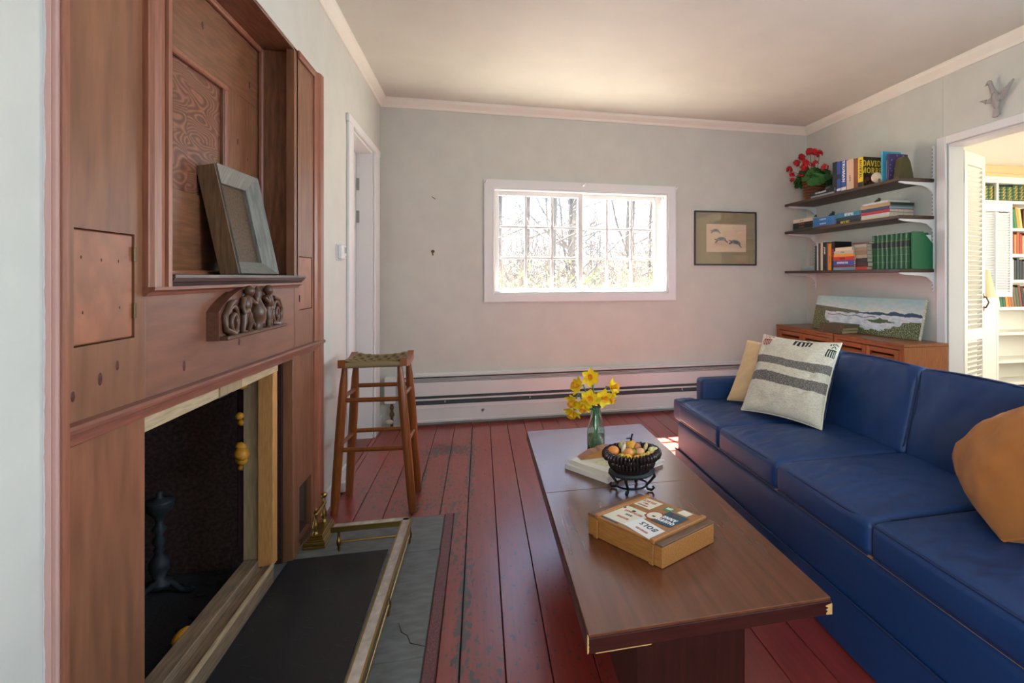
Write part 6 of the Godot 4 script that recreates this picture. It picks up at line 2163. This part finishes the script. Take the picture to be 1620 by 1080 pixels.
# ---------------------------------------------------------------- louvred cabinets, painting
func cabinet():
	for a in [[-4.935, -4.03, "louvred wooden cabinet in the corner behind the sofa"], [-4.022, -3.235, "louvred wooden cabinet beside the doorway with an orange-brown side"]]:
		var c := thing("louvred_cabinet", a[2], "cabinet", Vector3(2.68, 0, a[1]))
		var len: float = a[1] - a[0]
		boxp("top_board", -0.004, 0.348, 0.738, 0.757, -len, 0.0, M.cabinet_top, c, 0.002)
		var m := B.new()
		m.bx(0.02, 0.345, 0.02, 0.737, -len + 0.003, -len + 0.02)
		m.bx(0.33, 0.345, 0.02, 0.737, -len + 0.02, -0.02)
		m.bx(0.02, 0.33, 0.02, 0.04, -len + 0.02, -0.02)
		part("carcase", m, M.cabinet, c)
		boxp("side_panel", 0.0, 0.345, 0.0, 0.737, -0.02, -0.003, M.cabinet_side, c, 0.001)
		m = B.new()
		m.bx(0.0, 0.02, 0.718, 0.737, -len + 0.003, -0.02, 0.001)
		m.bx(0.0, 0.02, 0.0, 0.07, -len + 0.003, -0.02, 0.001)
		m.bx(0.0, 0.02, 0.07, 0.718, -len + 0.003, -len + 0.05, 0.001)
		m.bx(0.0, 0.02, 0.07, 0.718, -0.05, -0.02, 0.001)
		part("face_frame", m, M.cabinet, c)
		var dw := (len - 0.11) / 2.0
		for k in 2:
			var d := Node3D.new()
			d.name = "door"
			c.add_child(d, true)
			d.position = Vector3(0.008, 0.075, -0.053 - (dw + 0.004) * k)
			d.rotation.y = PI / 2
			louvre_leaf(dw, 0.638, [[0, 0.05], [0.605, 0.638]], 0.03, M.cabinet_slat, d, 0.045, 0.02)
			var kb := B.new()
			kb.ell(Vector3(dw - 0.022 if k == 0 else 0.022, 0.3, -0.02), Vector3(0.012, 0.012, 0.012), 10, 7)
			part("knob", kb, M.brass, d)
	# landscape painting leaning on the cabinet
	var bl := Vector3(2.80, 0.7585, -4.53)
	var br := Vector3(2.945, 0.7585, -3.415)
	var x := (br - bl).normalized()
	var y := Vector3(0.07, 0.285, 0.0).normalized()
	var z := x.cross(y).normalized()
	y = z.cross(x)
	var p := thing("landscape_painting", "long unframed landscape painting of a lake leaning on the cabinets", "painting", bl)
	p.basis = Basis(x, y, z)
	var w := (br - bl).length()
	var h := 0.288
	var m := B.new()
	m.bx(0, w, 0.002, h, -0.02, 0.0, 0.001)
	part("stretcher", m, M.label_cream, p)
	m = B.new()
	m.sheet(Vector3(0, 0.002, 0.0008), Vector3(w, 0.002, 0.0008), Vector3(w, h, 0.0008), Vector3(0, h, 0.0008))
	part("canvas", m, mt("painting_canvas", "ffffff", 0.6, {tex = painting_tex(), uv = true}), p)
	m = B.new()
	for k in 18:
		m.ell(Vector3(w + 0.002, h * (k + 0.5) / 18.0, -0.009), Vector3(0.006, 0.011, 0.011), 6, 4, Basis(Vector3.BACK, k))
	part("torn_edge", m, M.label_cream, p)
	var bz := 0.7575
	for e in [[0.27, 0.165, 0.023, 0.0, "old olive-brown book lying lowest on the cabinet before the painting"], [0.26, 0.165, 0.023, 0.012, "old olive-brown book in the middle of the cabinet's stack"], [0.27, 0.16, 0.024, 0.03, "old brown book on top of the cabinet's stack"]]:
		var n := book(Vector3(2.715, bz, -4.10 + e[3]), e[1], e[0], e[2], "4f4a2e", 1, e[4], {turn = 0.16, band = [[0.12, 0.135, "8a6a3a"], [0.8, 0.815, "8a6a3a"]], edge = "b09a72" if e[3] < 0.02 else "6a5c40"})
		bz += e[2] + 0.0006

func painting_tex() -> ImageTexture:
	# a generic lake view: sky, far hills, water with islets, bushy shores
	var w := 640
	var h := 176
	var im := Image.create(w, h, false, Image.FORMAT_RGB8)
	var n := FastNoiseLite.new()
	n.seed = 12; n.frequency = 1.0; n.fractal_octaves = 4
	for j in h:
		for i in w:
			var u := float(i) / w
			var v := float(j) / h
			var f := n.get_noise_2d(i * 0.02, j * 0.05)
			var f2 := n.get_noise_2d(i * 0.16, j * 0.2)
			var c := Color("9cc4c6").lerp(Color("d8ddd4"), clampf(v * 2.4 + f * 0.35, 0, 1))
			var hill := 0.40 - 0.05 * smoothstep(0.5, 0.75, u) * absf(sin(u * 22.0)) + f * 0.03
			var left := 0.28 + 0.22 * u
			if v > hill and u > 0.42 or v > left and u <= 0.46:
				c = Color("2d4660").lerp(Color("3d5c70"), f2 + 0.5) if u > 0.46 else Color("7a7a62").lerp(Color("565c48"), f2 + 0.5)
			if v > 0.45 + 0.03 * f and u > 0.12:
				c = Color("e2e6e8").lerp(Color("b9c8d2"), clampf(f + 0.3, 0, 1))
			if absf(v - (0.53 + 0.02 * sin(u * 40.0))) < 0.012 and u > 0.15 and u < 0.62 and f2 > -0.2:
				c = Color("5a5c4a")
			if absf(v - 0.62 - f * 0.05) < 0.07 - absf(u - 0.66) * 0.5:
				c = Color("6d7a4a").lerp(Color("3a4a2c"), f2 + 0.5)
			var shore := 0.86 - 0.30 * smoothstep(0.62, 1.0, u) - 0.5 * smoothstep(0.24, 0.0, u) + f * 0.09
			if v > shore:
				c = Color("26381f").lerp(Color("8a9662"), clampf(f2 * 2.2 + 0.4, 0, 1))
				if f2 > 0.26:
					c = Color("c8bb8a")
			im.set_pixel(i, j, c)
	return img_tex(im)
